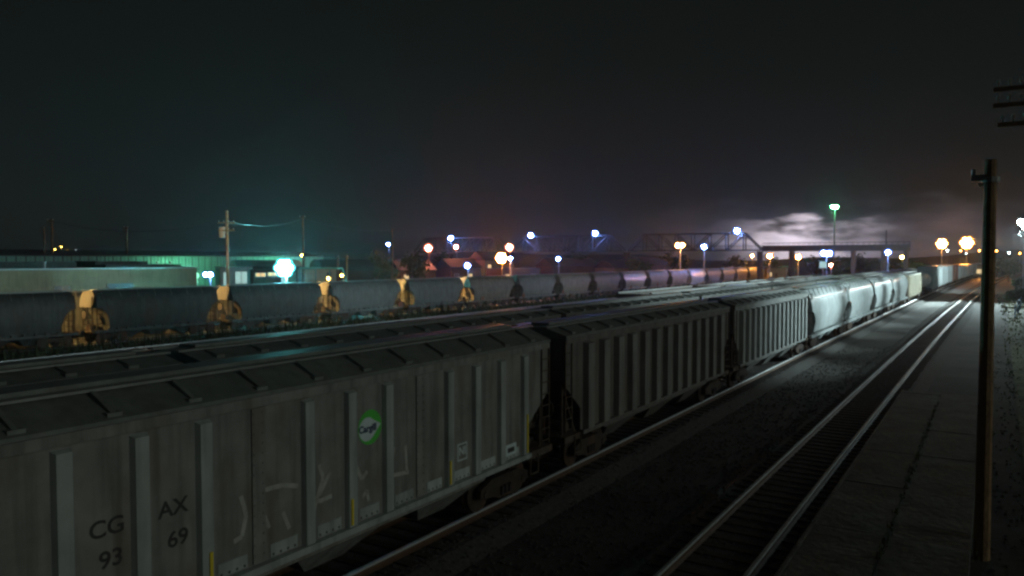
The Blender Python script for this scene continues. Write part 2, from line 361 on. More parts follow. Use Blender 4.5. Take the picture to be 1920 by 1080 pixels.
def ribbed_hopper(name, hl, hu, he, ribs, body, ribm, roofm, lite=False, eave=3.98, ridge=4.25, rw=(.19, .13), W=1.13, deep=.13):
    """two sloped ends, a row of hat-section ribs on each side, a low roof with running boards"""
    root = empty(name, (0, 0, 0))
    core = [(-hl + 1.9, .86), (hl - 1.9, .86), (hu - .02, 2.72), (hu - .02, eave - .02), (-hu + .02, eave - .02), (-hu + .02, 2.72)]
    MB().ext(core, -W + .05, W - .05, 'x').build('body', body, root)
    side = [(-hl, 1.12), (hl, 1.12), (hl, 1.80), (hu, 2.60), (hu, eave), (-hu, eave), (-hu, 2.60), (-hl, 1.80)]
    for s in (1, -1):
        MB().ext(side, s * W - .025, s * W + .025, 'x').build('side_sheet', body, root)
    sides = (1,) if lite else (1, -1)
    for s in sides:
        for y in ribs:
            a, b = rw; z0, z1 = 1.16, 3.72; x0 = s * (W + .02); x1 = s * (W + deep)
            r = MB(); r.hexa([(x0, y - a, z0), (x1, y - b, z0), (x1, y + b, z0), (x0, y + a, z0), (x0, y - a, z1 + .04), (x1, y - b, z1), (x1, y + b, z1), (x0, y + a, z1 + .04)])
            r.build('rib', ribm, root)
        MB().ext([(s * (W + .027), eave - .17), (s * (W + .09), eave - .17), (s * (W + .09), eave - .01), (s * (W + .027), eave - .01)], -hu, hu).build('top_chord', body, root)
        MB().box(*sorted((s * (W + .027), s * (W + .16))), -hl - .05, hl + .05, 1.03, 1.15).build('side_sill', ribm if ribm is RIBP else body, root)
    rp = [(-W - .1, eave), (W + .1, eave), (W + .1, eave + .06), (.46, ridge), (-.46, ridge), (-W - .1, eave + .06)]
    MB().ext(rp, -hu - .03, hu + .03).build('roof', roofm, root)
    MB().box(-.30, .30, -hu + .5, hu - .5, ridge + .003, ridge + .10).build('roof_hatch', roofm, root)
    for s in (1, -1):
        MB().box(*sorted((s * .36, s * .60)), -hu - .15, hu + .15, ridge + .005, ridge + .045).build('running_board', GRATE, root)
    n = int(2 * hu / 1.28)
    for i in range(n):
        y = -hu + .55 + i * 1.28
        for s in sides:
            b = MB(); b.hexa([(s * .62, y - .035, ridge - .05), (s * (W + .02), y - .035, eave + .07), (s * (W + .02), y + .035, eave + .07), (s * .62, y + .035, ridge - .05),
                              (s * .62, y - .035, ridge + .02), (s * (W + .02), y - .035, eave + .13), (s * (W + .02), y + .035, eave + .13), (s * .62, y + .035, ridge + .02)])
            b.box(*sorted((s * (W - .16), s * (W + .04))), y - .11, y + .11, eave + .055, eave + .14)
            b.build('roof_brace', roofm, root)
    if lite:
        for e in (-1, 1): MB().box(-.9, .9, e * (hu + .01), e * (hu + .35), .95, 1.12).build('end_platform', ENDM, root)
        for yc in (-hl + .8, hl - .8): MB().box(-1.0, 1.0, yc - 1.2, yc + 1.2, .05, .8).build('truck', TRUCKM, root)
        return root
    for yb in (-hl * .52, 0, hl * .52):
        MB().hexa([(-.45, yb - .5, .28), (.45, yb - .5, .28), (.45, yb + .5, .28), (-.45, yb + .5, .28), (-1.05, yb - 1.25, .9), (1.05, yb - 1.25, .9), (1.05, yb + 1.25, .9), (-1.05, yb + 1.25, .9)]).build('discharge_hopper', body, root)
    for e in (-1, 1):
        MB().box(-1.15, 1.15, *sorted((e * (hl + .06), e * (he - .35))), .92, 1.10).build('end_platform', ENDM, root)
        p = MB()
        for x in (-.95, -.35, .35, .95): p.bar((x, e * (hu - .1), 1.1), (x, e * (hu - .1), 2.62), .045, 6)
        p.bar((-1.0, e * (hu - .1), 2.0), (1.0, e * (hu - .1), 2.0), .03, 5)
        p.bar((-.95, e * (hl + .1), 1.1), (-.95, e * (hu - .15), 2.5), .04, 5).bar((.95, e * (hl + .1), 1.1), (.95, e * (hu - .15), 2.5), .04, 5)
        p.build('end_post', ENDM, root)
        ladder(root, W + .06, e * (hu + .02), e * (hu - .38), 1.2, 3.9, ENDM, 9)
        MB().bar((.5, e * (hu + .05), 1.9), (.5, e * (hu + .09), 1.9), .28, 14).build('brake_wheel', ENDM, root)
        MB().box(-1.0, -.35, *sorted((e * (hl + .2), e * (hl + .75))), 1.1, 1.5).bar((.2, e * (hl + .5), 1.3), (.9, e * (hl + .5), 1.3), .16, 8).build('brake_cylinder', ENDM, root)
        st = MB()
        st.path([(W + .1, e * (hl + .1), 1.05), (W + .1, e * (hl + .1), .55), (W + .1, e * (hl + .5), .55), (W + .1, e * (hl + .5), 1.05)], .02, 5).build('sill_step', ENDM, root)
    truck_parts(root, -hl + .85); truck_parts(root, hl - .85); couplers(root, he)
    return root

def round_hopper(name, hu, he, cut, body, roofm, band=None, lite=False, z_cut=2.9, curve=False, zb=1.0, s_=1.0, full=True):
    """smooth barrel-sided hopper; lower corners cut away by the end slopes"""
    root = empty(name, (0, 0, 0))
    prof = [(.98, zb), (1.06, zb + .25), (1.15, zb + .6), (1.21, zb + 1.0), (1.235, zb + 1.4), (1.225, zb + 1.8), (1.18, zb + 2.15), (1.09, zb + 2.48), (.95, zb + 2.76), (.75, zb + 2.97), (.48, zb + 3.1), (0, zb + 3.15)]
    half = prof; ring = [(-x, z) for x, z in half[::-1][1:]][::-1] if False else None
    def xz(z):
        for (a, b), (c, d) in zip(half, half[1:]):
            if b <= z <= d: t = (z - b) / (d - b); return a + (c - a) * t
        return half[0][0]
    st = [-hu]; ncut = 7
    for i in range(1, ncut + 1): st.append(-hu + cut * i / ncut)
    st = st + [-y for y in st[::-1]]
    mb = MB(); prev = None
    for y in st:
        d = max(0, abs(y) - (hu - cut)) / cut              # 0 .. 1 towards the end
        zmin = zb + (z_cut - zb) * (math.sqrt(max(0, 1 - (1 - d) ** 2)) if curve else d) if d > 0 else zb
        row = []
        for x, z in half: row.append((x, z) if z > zmin else (xz(zmin), zmin))
        full_ = [(x, z) for x, z in row] + [(-x, z) for x, z in row[::-1][1:]]
        i0 = len(mb.v); n = len(full_); mb.v += [(x, y, z) for x, z in full_]
        if prev is not None:
            for k in range(n): mb.f.append((prev + k, prev + (k + 1) % n, i0 + (k + 1) % n, i0 + k))
        else: mb.f.append(tuple(range(i0, i0 + n)))
        prev = i0
    mb.f.append(tuple(range(prev, prev + n)))
    mb.build('body', body, root, True)
    zt = zb + 3.15
    MB().box(-.28, .28, -hu + .5, hu - .5, zt + .004, zt + .09).build('roof_hatch', roofm, root)
    for s in (1, -1): MB().box(*sorted((s * .46, s * .78)), -hu - .1, hu + .1, zt + .02, zt + .06).build('running_board', GRATE, root)
    bs = MB()
    n = int(2 * hu / 1.5)
    for i in range(n):
        y = -hu + .6 + i * 1.5
        for s in (1, -1): bs.bar((s * .8, y, zt + .02), (s * 1.02, y, zb + 2.62), .025, 5)
    bs.build('board_bracket', roofm, root)
    if full:                                         # seams where the roof meets the side, and a riveted sill
        for s in (1, -1):
            MB().box(*sorted((s * 1.10, s * 1.135)), -hu + .05, hu - .05, zb + 2.44, zb + 2.50).build('roof_seam', body, root)
    hl = hu - cut + .3
    for s in (1, -1):
        MB().box(*sorted((s * .99, s * 1.2)), -hu - .1, hu + .1, zb - .12, zb + .06).build('side_sill', body, root)
        mbk = MB()
        k = -hl
        while k < hl: mbk.box(*sorted((s * 1.06, s * 1.185)), k, k + .18, zb + .06, zb + .22); k += .8
        mbk.build('sill_gusset', body, root)
    for yb in (-hl * .55, 0, hl * .55):
        MB().hexa([(-.4, yb - .4, .28), (.4, yb - .4, .28), (.4, yb + .4, .28), (-.4, yb + .4, .28), (-.97, yb - 1.3, zb), (.97, yb - 1.3, zb), (.97, yb + 1.3, zb), (-.97, yb + 1.3, zb)]).build('discharge_hopper', body, root)
    for e in (-1, 1):
        MB().box(-1.1, 1.1, *sorted((e * (hu - .9), e * (he - .3))), zb - .1, zb + .02).build('end_platform', ENDM, root)
        p = MB()
        for x in (-1.0, -.3, .3, 1.0): p.bar((x, e * (hu - .12), zb + .02), (x, e * (hu - .12), z_cut + .1), .04, 5)
        p.bar((-1.02, e * (hu - .1), zb + .95), (1.02, e * (hu - .1), zb + .95), .03, 4).bar((-1.02, e * (hu - .1), zb + .5), (1.02, e * (hu - .1), zb + .5), .025, 4)
        p.build('end_post', BLACKM, root)
        ladder(root, .62, e * (hu - .02), e * (hu + .05), zb + .1, zb + 2.7, BLACKM, 4, 'end_ladder')
        MB().bar((-.5, e * (hu + .02), zb + 1.25), (-.5, e * (hu + .07), zb + 1.25), .3, 14).build('brake_wheel', BLACKM, root)
        MB().box(-.9, -.25, *sorted((e * (hu - .75), e * (hu - .3))), zb + .03, zb + .45).build('brake_cylinder', BLACKM, root)
        ladder(root, 1.1, e * (hu - .08), e * (hu - .5), zb + .1, zb + 2.9, BLACKM, 8)
    if lite:
        for yc in (-hu + 1.4, hu - 1.4):
            t = MB().box(-.8, .8, yc - .9, yc + .9, .45, .75)
            for s in (-1, 1):
                for q in (-.85, .85): t.bar((s * .68, yc + q, .455), (s * .82, yc + q, .455), .455, 12)
            t.build('truck', TRUCKM, root)
    else:
        truck_parts(root, -hu + 1.5, False); truck_parts(root, hu - 1.5, False)
    couplers(root, he)
    return root

def boxcar(name, he, body, doorm, roofm, top=4.75, nr=16):
    root = empty(name, (0, 0, 0)); hl = he - .55; W = 1.2
    MB().box(-W, W, -hl, hl, 1.0, top).build('body', body, root)
    MB().ext([(-W - .05, top + .003), (W + .05, top + .003), (W + .05, top + .05), (0, top + .2), (-W - .05, top + .05)], -hl - .05, hl + .05).build('roof', roofm, root)
    d = MB().box(W + .003, W + .09, -1.6, 1.6, 1.1, top - .25).build('door', doorm, root)
    MB().bar((W + .12, -1.2, 1.2), (W + .12, -1.2, top - .4), .03, 5).build('lock_bar', STEEL, d)
    for i in range(nr):
        y = -hl + .2 + (2 * hl - .4) * i / (nr - 1)
        if abs(y) < 1.75: continue
        MB().box(W + .003, W + .07, y - .06, y + .06, 1.05, top - .1).build('side_post', body, root)
    MB().box(W - .05, W + .1, -hl, hl, .82, 1.0).build('side_sill', body, root)
    for e in (-1, 1): ladder(root, W + .08, e * (hl - .05), e * (hl - .45), 1.1, top, STEEL, 9)
    for yc in (-hl + 2, hl - 2): truck_parts(root, yc, False)
    couplers(root, he)
    return root

def tank_car(name, he, body):
    root = empty(name, (0, 0, 0)); hl = he - .7; r = 1.22; zc = 2.55
    mb = MB(); n = 20; st = []
    for t in range(0, 6): a = math.pi / 2 * t / 5; st.append((-hl + .75 - .75 * math.cos(a), r * max(.02, math.sin(a))))
    st += [(-y, q) for y, q in st[::-1]]
    prev = None
    for y, q in st:
        i0 = len(mb.v)
        for k in range(n): a = 2 * math.pi * k / n; mb.v.append((q * math.cos(a), y, zc + q * math.sin(a)))
        if prev is not None:
            for k in range(n): mb.f.append((prev + k, prev + (k + 1) % n, i0 + (k + 1) % n, i0 + k))
        prev = i0
    mb.build('tank', body, root, True)
    MB().bar((0, 0, zc + r - .05), (0, 0, zc + r + .4), .5, 14).build('dome', body, root)
    MB().box(-.75, .75, -1.2, 1.2, zc + r + .05, zc + r + .1).build('walkway', GRATE, root)
    MB().box(-.25, .25, -hl, hl, .8, 1.3).build('frame', BLACKM, root)
    for e in (-1, 1): MB().box(-1.1, 1.1, *sorted((e * (hl - .2), e * (he - .3))), .95, 1.05).build('end_platform', ENDM, root)
    ladder(root, r + .05, -.2, .2, 1.0, zc + r, STEEL, 9)
    for yc in (-hl + 1.5, hl - 1.5): truck_parts(root, yc, False)
    couplers(root, he)
    return root

def gondola(name, he, body):
    root = empty(name, (0, 0, 0)); hl = he - .5; W = 1.25; top = 3.80
    MB().box(-W, W, -hl, hl, 1.0, 1.15).build('floor', body, root)
    for s in (1, -1):
        MB().box(*sorted((s * (W - .06), s * W)), -hl, hl, 1.15, top).build('side_wall', body, root)
        MB().box(*sorted((s * (W - .1), s * (W + .07))), -hl, hl, top + .002, top + .12).build('top_rail', RIBP, root)
        for i in range(13):
            y = -hl + .15 + (2 * hl - .3) * i / 12
            MB().box(*sorted((s * (W + .003), s * (W + .1))), y - .08, y + .08, 1.0, top - .02).build('side_post', body, root)
    for e in (-1, 1): MB().box(-W + .065, W - .065, *sorted((e * (hl - .06), e * hl)), 1.15, top).build('end_wall', body, root)
    for yc in (-hl + 1.9, hl - 1.9): MB().box(-.95, .95, yc - 1.2, yc + 1.2, .05, .95).build('truck', TRUCKM, root)
    return root

# ------------------------------------------------------------------ near train
def put(root, x0, k, y, z=0, label=None, group=None, cat='rail car'):
    root.location = (track_x(x0, k, y), y, z); root.rotation_euler = (0, 0, heading(k, y))
    tag(root, label, cat, group); return root
GA = 'cars of the near freight train'
seams = (-2.16, 2.13)
r1 = [-6.43, -5.36, -4.27, -3.21, -1.08, 0.0, 1.06, 3.13, 4.21, 5.31, 6.42]
r1 = [r for r in r1]
a1 = ribbed_hopper('ribbed_hopper_car', 6.58, 7.72, 8.35, r1, PALE, RIBP, ROOFM, rw=(.14, .105), ridge=4.35)
CY = 10.95
WX = 1.13 + .025                       # outer face of the side sheet
for y in seams:
    m_ = MB().box(WX + .002, WX + .03, y - .13, y + .13, 1.18, 3.78)
    for i in range(15):
        for q in (-.09, .09): m_.box(WX + .03, WX + .042, y + q - .015, y + q + .015, 1.3 + i * .17, 1.33 + i * .17)
    m_.build('riveted_splice', PALE, a1)
edges = sorted(r1 + list(seams)); 
for (ya, yb) in zip(edges, edges[1:]):
    p = MB().box(WX + .002, WX + .012, ya + .24, yb - .24, 1.18, 1.40).build('sill_plate', PLATEW if ya > 2 else RIBP, a1)
    bb = MB()
    for i in range(4): yy = ya + .30 + (yb - ya - .6) * i / 3; bb.box(WX + .012, WX + .016, yy - .02, yy + .02, 1.20, 1.24)
    tag(bb.build('bolt_row', INK, p), kind='stuff')
for y, z1 in ((7.60, 1.70), (10.72, 1.70), (13.85, 1.73), (17.22, 2.2)):
    yy = y - CY + .2
    MB().box(WX + .004, WX + .13, yy - .045, yy + .01, 1.20, z1).build('yellow_strip', YELLOW, a1)
def text(body, y, z, size, m, parent, x, name, sx=1.0, off=.006):
    cu = bpy.data.curves.new(name, 'FONT'); cu.body = body; cu.size = size; cu.extrude = .0015; cu.align_x = 'CENTER'; cu.align_y = 'CENTER'; cu.offset = off
    o = bpy.data.objects.new(name, cu); col.objects.link(o); o.parent = parent; o.location = (x, y, z); o.rotation_euler = (R(90), 0, R(90)); o.scale = (sx, 1, 1)
    bpy.context.view_layer.update()
    me = bpy.data.meshes.new_from_object(o.evaluated_get(bpy.context.evaluated_depsgraph_get())); me.name = name
    q = bpy.data.objects.new(name, me); col.objects.link(q); q.parent = parent; q.location = o.location; q.rotation_euler = o.rotation_euler; q.scale = o.scale
    bpy.data.objects.remove(o); q.name = name
    if not me.materials: me.materials.append(m)
    me.materials[0] = m
    return q
FX = WX + .004
text('CG', 6.20 - CY, 2.53, .34, INK, a1, FX, 'reporting_letters', 1.05)
text('93', 6.25 - CY, 2.08, .34, INK, a1, FX, 'reporting_number', 1.05)
text('AX', 7.22 - CY, 2.53, .34, INK, a1, FX, 'reporting_letters', 1.05)
text('69', 7.29 - CY, 2.05, .34, INK, a1, FX, 'reporting_number', 1.05)
# round green emblem with a white drop and dark lettering
eb = MB(); ec = (.575, 2.95); er = .335
eb.poly([(FX, ec[0] + er * math.cos(2 * math.pi * i / 40), ec[1] + er * 1.03 * math.sin(2 * math.pi * i / 40)) for i in range(40)])
emb = eb.build('round_emblem', GREEN, a1)
dp = []
for i in range(25):
    a = R(48) + R(264) * i / 24; dp.append((FX + .003, ec[0] - .08 + .235 * math.cos(a), ec[1] - .03 + .235 * math.sin(a)))
dp.append((FX + .003, ec[0] + .31, ec[1] + .02))
MB().poly(dp).build('emblem_drop', EMBW, emb)
text('Cargill', ec[0] - .07, ec[1] - .02, .19, NAVY, emb, FX + .006, 'emblem_lettering', 1, .007)
# outlined box with letters, end placard
nb = MB(); by, bz = 14.64 - CY, 1.80
for (a, b, c, d) in ((-.16, .16, .17, .20), (-.16, .16, -.20, -.17), (-.19, -.16, -.20, .20), (.16, .19, -.20, .20)): nb.box(FX - .002, FX + .002, by + a, by + b, bz + c, bz + d)
nbx = nb.build('outlined_box', EMBW, a1); text('NI', by, bz + .01, .27, EMBW, nbx, FX, 'box_lettering')
pl = MB().box(WX + .013, WX + .019, 16.43 - CY, 17.0 - CY, 1.27, 1.55).build('end_placard', EMBW, a1)
MB().box(WX + .020, WX + .022, 16.58 - CY, 16.90 - CY, 1.34, 1.46).build('placard_print', INK, pl)
strokes = [[(8.44, 2.39), (8.54, 2.05), (8.45, 1.72), (8.29, 1.68)], [(8.85, 2.07), (9.01, 1.69)], [(8.9, 2.37), (9.32, 2.35), (9.66, 2.25)],
           [(10.17, 2.51), (10.26, 2.26), (10.12, 1.94), (10.0, 1.6)], [(10.05, 1.92), (10.16, 1.84), (10.48, 1.86)], [(10.44, 2.32), (10.16, 1.94)],
           [(11.13, 2.27), (11.28, 1.97), (11.44, 2.09)], [(12.25, 2.4), (12.15, 2.04), (12.1, 1.89)], [(12.6, 2.37), (12.64, 1.79)], [(11.28, 1.6), (11.43, 1.72), (11.46, 1.5)], [(12.2, 1.83), (12.7, 1.78)], [(9.31, 1.88), (9.45, 1.55)]]
for st in strokes:
    gm = MB()
    for (p, q) in zip(st, st[1:]):
        d = Vector((q[0] - p[0], q[1] - p[1])); 
        if d.length < 1e-4: continue
        nn = Vector((-d.y, d.x)).normalized() * .04
        gm.poly([(FX + .001, p[0] - CY - nn.x, p[1] - nn.y), (FX + .001, q[0] - CY - nn.x, q[1] - nn.y), (FX + .001, q[0] - CY + nn.x, q[1] + nn.y), (FX + .001, p[0] - CY + nn.x, p[1] + nn.y)])
    gm.build('graffiti_stroke', CHALK, a1)
put(a1, A_X, A_K, CY - .17, 0, 'nearest hopper car, pale grey with widely spaced ribs and round green emblem', GA)

def place_span(fn, y0, y1, label, group=GA, x0=A_X, k=A_K, **kw): 
    root = fn((y1 - y0) / 2, **kw); return put(root, x0, k, (y0 + y1) / 2, 0, label, group)
r2 = [-6.6 + 1.1 * i for i in range(13)]
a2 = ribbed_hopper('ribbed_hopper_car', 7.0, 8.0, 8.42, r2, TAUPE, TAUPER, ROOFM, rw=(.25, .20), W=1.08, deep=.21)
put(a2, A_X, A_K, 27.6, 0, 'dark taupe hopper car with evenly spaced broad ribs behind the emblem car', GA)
r3 = [-7.2 + 1.03 * i for i in range(15)]
a3 = ribbed_hopper('ribbed_hopper_car', 7.5, 8.3, 8.85, r3, SHADEG, LGREY, ROOFM, rw=(.21, .17), W=1.06, deep=.24)
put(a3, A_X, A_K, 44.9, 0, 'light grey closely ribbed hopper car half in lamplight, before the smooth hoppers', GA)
rh = round_hopper('smooth_hopper_car', 7.15, 7.75, 1.5, WHITE, ROOFM, zb=1.05, z_cut=2.7, curve=True)
spans = [(53.8, 69.1), (69.1, 84.5), (84.5, 100.2), (100.2, 117.6)]
labs = ['brightest smooth white hopper car, nearest of the four, right behind the ribbed grey car', 'second smooth white hopper car, coupled behind the brightest one',
        'third smooth white hopper car from the camera in the near train', 'farthest smooth white hopper car, coupled before the beige ribbed car']
for i, (s, l) in enumerate(zip(spans, labs)):
    o = rh if i == 0 else copy_tree(rh); put(o, A_X, A_K, sum(s) / 2, 0, l, GA); o.scale = (1, (s[1] - s[0]) / 15.5, 1)
a8 = ribbed_hopper('ribbed_hopper_car', 8.4, 9.4, 10.2, [-8 + 1.14 * i for i in range(15)], BEIGE, BEIGE, ROOFM, rw=(.24, .19), W=1.06, deep=.24)
put(a8, A_X, A_K, 128, 0, 'beige ribbed hopper car in front of the tank car', GA)
put(tank_car('tank_car', 9.1, LGREY), A_X, A_K, 147.6, 0, 'round grey tank car between beige hopper and white boxcar', GA)
bx = boxcar('boxcar', 13.6, WHITE, WHITE, STEEL)
put(bx, A_X, A_K, 170.4, 0, 'tall white boxcar directly behind the tank car', GA)
b2 = copy_tree(bx); put(b2, A_X, A_K, 198.3, 0, 'second tall white boxcar, coupled before the rust red boxcar', GA)
b3 = boxcar('boxcar', 11, BROWN, BROWN, DARKS); put(b3, A_X, A_K, 223.5, 0, 'rust red boxcar between the white boxcars', GA)
yy = 235.0; nl = ['first pale boxcar past the rust red boxcar', 'second pale boxcar past the rust red boxcar', 'third pale boxcar past the rust red boxcar', 'fourth pale boxcar past the rust red boxcar', 'last pale boxcar of the near train by the orange lamps']
b4 = boxcar('boxcar', 13, LGREY, LGREY, STEEL, 4.4)
for i, l in enumerate(nl):
    o = b4 if i == 0 else copy_tree(b4); put(o, A_X, A_K, yy + 13, 0, l, GA); yy += 26.4

# ------------------------------------------------------------------ second string, only the roofs show over the near train
GB = 'hoppers of the second string behind the near train'
ordw = ['first', 'second', 'third', 'fourth', 'fifth', 'sixth', 'seventh', 'eighth', 'ninth', 'tenth', 'eleventh', 'twelfth', 'thirteenth', 'fourteenth', 'fifteenth', 'sixteenth', 'seventeenth', 'eighteenth', 'nineteenth', 'twentieth', 'twenty-first']
hb = ribbed_hopper('covered_hopper_car', 7.2, 8.5, 8.7, r3, TAUPE, TAUPE, ROOFM, lite=True, eave=3.90, ridge=4.12)
for i in range(11):
    o = hb if i == 0 else copy_tree(hb)
    put(o, B_X, A_K, 10.8 - 8.75 + 17.5 * i, 0, f'dark grey hopper roof seen over the near train, {ordw[i]} from the left of its string', GB)
gd = gondola('gondola_car', 8.3, TAUPE)
for i in range(4):
    o = gd if i == 0 else copy_tree(gd)
    put(o, -21.3, A_K, 58 + 17.0 * i, 0, f'{ordw[i]} open gondola car from the left in the row behind the hopper roofs', 'open gondolas in the yard')

# ------------------------------------------------------------------ far yard string of small rounded hoppers
GC = 'rounded hoppers of the far yard string'
ch = round_hopper('yard_hopper_car', 5.52, 6.2, 1.15, YARD, ROOFM, zb=1.0, z_cut=2.85, curve=True, lite=True, full=False)
CHV = [ch] + [round_hopper('yard_hopper_car', 5.52, 6.2, 1.15, m_, ROOFM, zb=1.0, z_cut=2.85, curve=True, lite=True, full=False) for m_ in (YARD2, YARD3, LGREY)]
for i in range(21):
    pick = CHV[(1, 1, 1, 0, 0, 2, 0, 2, 2, 3, 2, 2, 3, 0, 0, 2, 1, 0, 1, 0, 0)[i]]; o = pick if i in (0, 3, 5, 9) else copy_tree(pick)  # dark cars at left, paler rightward: the string's light gradient put into paint
    y = 20.4 + 12.62 * i + 6.31
    put(o, C_X, 0, y, C_Z, f'small rounded grey hopper in the far yard string, {ordw[i]} from the left', GC)

for i in range(6):  # added second string, there to show amber light through the gaps
    o = copy_tree(ch); put(o, -66.2, 0, 20.4 + 12.62 * i + 3.2, C_Z - .35, f'added hopper that catches amber light behind the far string, {ordw[i]} from the left', 'added hoppers behind the far string')
make_track(-66.2, 0, 8, 330, C_Z - .35, 'added track under the added hoppers behind the rounded grey hoppers', RAILR, 7)

# ------------------------------------------------------------------ lamps
LENS = {}
def lens_mat(c, s):
    k = (c, s)
    if k not in LENS: LENS[k] = emat('lamp_light', c, s)
    return LENS[k]
SOD, HAL = (1, .56, .16), (.32, 1, .62)
BLUE, CYAN, ORNG, PINK, YEL, GRN, WHT = (.15, .30, 1), (.16, .88, .92), (1, .36, .06), (1, .26, .16), (1, .62, .10), (.15, 1, .40), (.70, .95, 1)
GL = 'lamps lit across the rail yard'
def lamp(label, x, y, z, c, s, r=.45, base=GZ, pole=True, heads=1, face=1, rows=1, polem=STEEL, cat='yard lamp', pr=.09):
    R0 = r; r_in = r * .80; s_in = s * 1.5
    t = empty('yard_lamp', (x, y, base), label=label, cat=cat, group=GL)
    h = z - base
    if pole:
        MB().bar((0, .35, 0), (0, .35, h + .5), pr * 1.3, 8, pr * .8).build('pole', polem, t)
        MB().bar((0, .35, h + .35), (0, 0, h + r * .6), .05, 6).build('arm', polem, t)
    hd = MB(); 
    dx, dy = -x, -y; L = math.hypot(dx, dy); fx, fy = face * dx / L, face * dy / L      # lamps look along the yard towards the depot
    offs = [0] if heads == 1 else [(-(heads - 1) / 2 + i) * r * 2.05 for i in range(heads)]
    px_, py_ = -fy, fx
    if rows == 7: offs = [(0, 0)] + [(1.5 * r * math.cos(R(60 * k)), 1.5 * r * math.sin(R(60 * k))) for k in range(6)]
    else: offs = [(q, (-(rows - 1) / 2 + k) * r * 2.0) for q in offs for k in range(rows)]
    for q, dz in offs:
        cx, cy_ = px_ * q, py_ * q
        hd.bar((cx - fx * r * .9, cy_ - fy * r * .9, h + dz + r * .45), (cx - fx * r * .1, cy_ - fy * r * .1, h + dz + .02), r * .5, 10, r * 1.02)
    ho = hd.build('lamp_head', DARKS, t)
    lm = lens_mat(c, s_in); bm_ = lens_mat(c, 1.5)
    for q, dz in offs:
        cx, cy_ = px_ * q, py_ * q; m_ = MB(); nr_ = 5; n = 14; i0 = 0
        ax = Vector((fx * .9, fy * .9, -.43)).normalized(); u = ax.orthogonal().normalized(); v_ = ax.cross(u)
        cc = Vector((cx, cy_, h + dz))
        for j in range(nr_):
            a = R(96) * (1 - j / nr_)
            for k in range(n): b = 2 * math.pi * k / n; m_.v.append(tuple(cc + ax * (r_in * math.cos(a)) + (u * math.cos(b) + v_ * math.sin(b)) * (r_in * math.sin(a))))
        m_.v.append(tuple(cc + ax * r_in))
        for j in range(nr_ - 1):
            for k in range(n): m_.f.append((j * n + k, j * n + (k + 1) % n, (j + 1) * n + (k + 1) % n, (j + 1) * n + k))
        for k in range(n): m_.f.append(((nr_ - 1) * n + k, (nr_ - 1) * n + (k + 1) % n, nr_ * n))
        m_.build('bulb_lens', lm, ho)
        bw = MB(); b0 = cc - ax * (r * .1); bw.bar(b0 - ax * (R0 * .5), b0, R0 * .7, 18, R0 * 1.62).build('halo_bowl', bm_, ho, True)  # glowing bowl stands in for the coloured halo round the bulb
    return t
LM = 1.0
lamp('huge white cyan floodlight glaring above the far hoppers', -81.6, 72.9, 5.0, CYAN, 1000, .47, rows=7)
lamp('blue white floodlight at the end of the long tan building', -86.1, 64.2, 4.2, BLUE, 529, 0.28, heads=2)
lamp('small blue lamp by the thin pole left of the pink lamp', -145.9, 168.4, 10.35, BLUE, 454, 0.42)
lamp('pink lamp on its own pole left of the truss bridge', -123.8, 158.5, 9.0, PINK, 454, 0.77, polem=WOOD)
lamp('small orange lamp just under the leftmost bridge lamp', -126.6, 174.5, 9.5, PINK, 378, 0.51)
lamp('low blue lamp just above the far hopper roofs left of the big orange glare', -86.5, 122.9, 4.9, BLUE, 454, 0.48)
lamp('biggest orange lamp, glaring over the middle of the yard', -102.4, 160.0, 6.4, ORNG, 635, 0.52, rows=7, polem=WOOD)
lamp('pink orange lamp just above the biggest orange lamp', -100.75, 161.1, 9.0, PINK, 454, 0.70, polem=WOOD)
lamp('blue lamp touching the right side of the biggest orange lamp', -99.5, 159.5, 6.3, BLUE, 454, 0.39)
lamp('small blue lamp under the truss between two bridge lamps', -95.3, 176.2, 6.26, BLUE, 454, 0.47)
lamp('orange lamp in front of the right truss span', -61.75, 173.5, 9.36, ORNG, 1058, 0.48, heads=2, polem=STEEL)
lamp('blue lamp on a slim post right of the orange one by the right truss', -57.0, 176.5, 9.0, BLUE, 529, 0.53)
lamp('orange lamp under the right end of the truss', -56.25, 235.8, 7.05, ORNG, 756, 0.66)
lamp('tiny orange lamp below the right end of the truss', -63.3, 243.2, 7.1, ORNG, 378, 0.39)
lamp('orange lamp beside the first bridge approach pier', -43.7, 214.2, 6.7, ORNG, 605, 0.58)
lamp('high mast lamp standing alone against the bright cloud', -52.2, 320.7, 26.25, GRN, 529, 0.63, heads=2, pr=.28)
lamp('bright blue white lamp under the bridge approach', -34.6, 202.2, 7.57, BLUE, 756, 0.63, heads=2)
lamp('low pink lamp next to the cyan signboard', -33.3, 200.6, 4.7, PINK, 302, 0.33)
lamp('blue white lamp under the right end of the bridge approach', -21.8, 210.1, 7.8, BLUE, 529, 0.57)
lamp('small yellow lamp below the last pier of the bridge approach', -22.85, 256.5, 6.7, YEL, 378, 0.42)
lamp('left one of the two big orange lamps over the end of the near train', -14.5, 297, 11.3, ORNG, 262, 0.65, rows=7, polem=STEEL, pr=.14)
lamp('right one of the two big orange lamps over the end of the near train', -7.4, 301.5, 11.6, ORNG, 291, 0.78, rows=7, polem=STEEL, pr=.14)
# small lit specks
def speck(label, x, y, z, c, s, r): return lamp(label, x, y, z, c, s, r, pole=True, cat='distant lamp', pr=.05)
for i, (x, y, z, c, r, l) in enumerate([
    (-93.5, 96, 3.4, YEL, .22, 'small warm lamp right of the green gantry'), (-96.5, 90, 6.8, YEL, .2, 'tiny warm lamp high above the green gantry'),
    (-87, 86.5, 3.2, YEL, .26, 'small warm lamp on the peach building front')]):
    speck(l, x, y, z, c, 60, r)
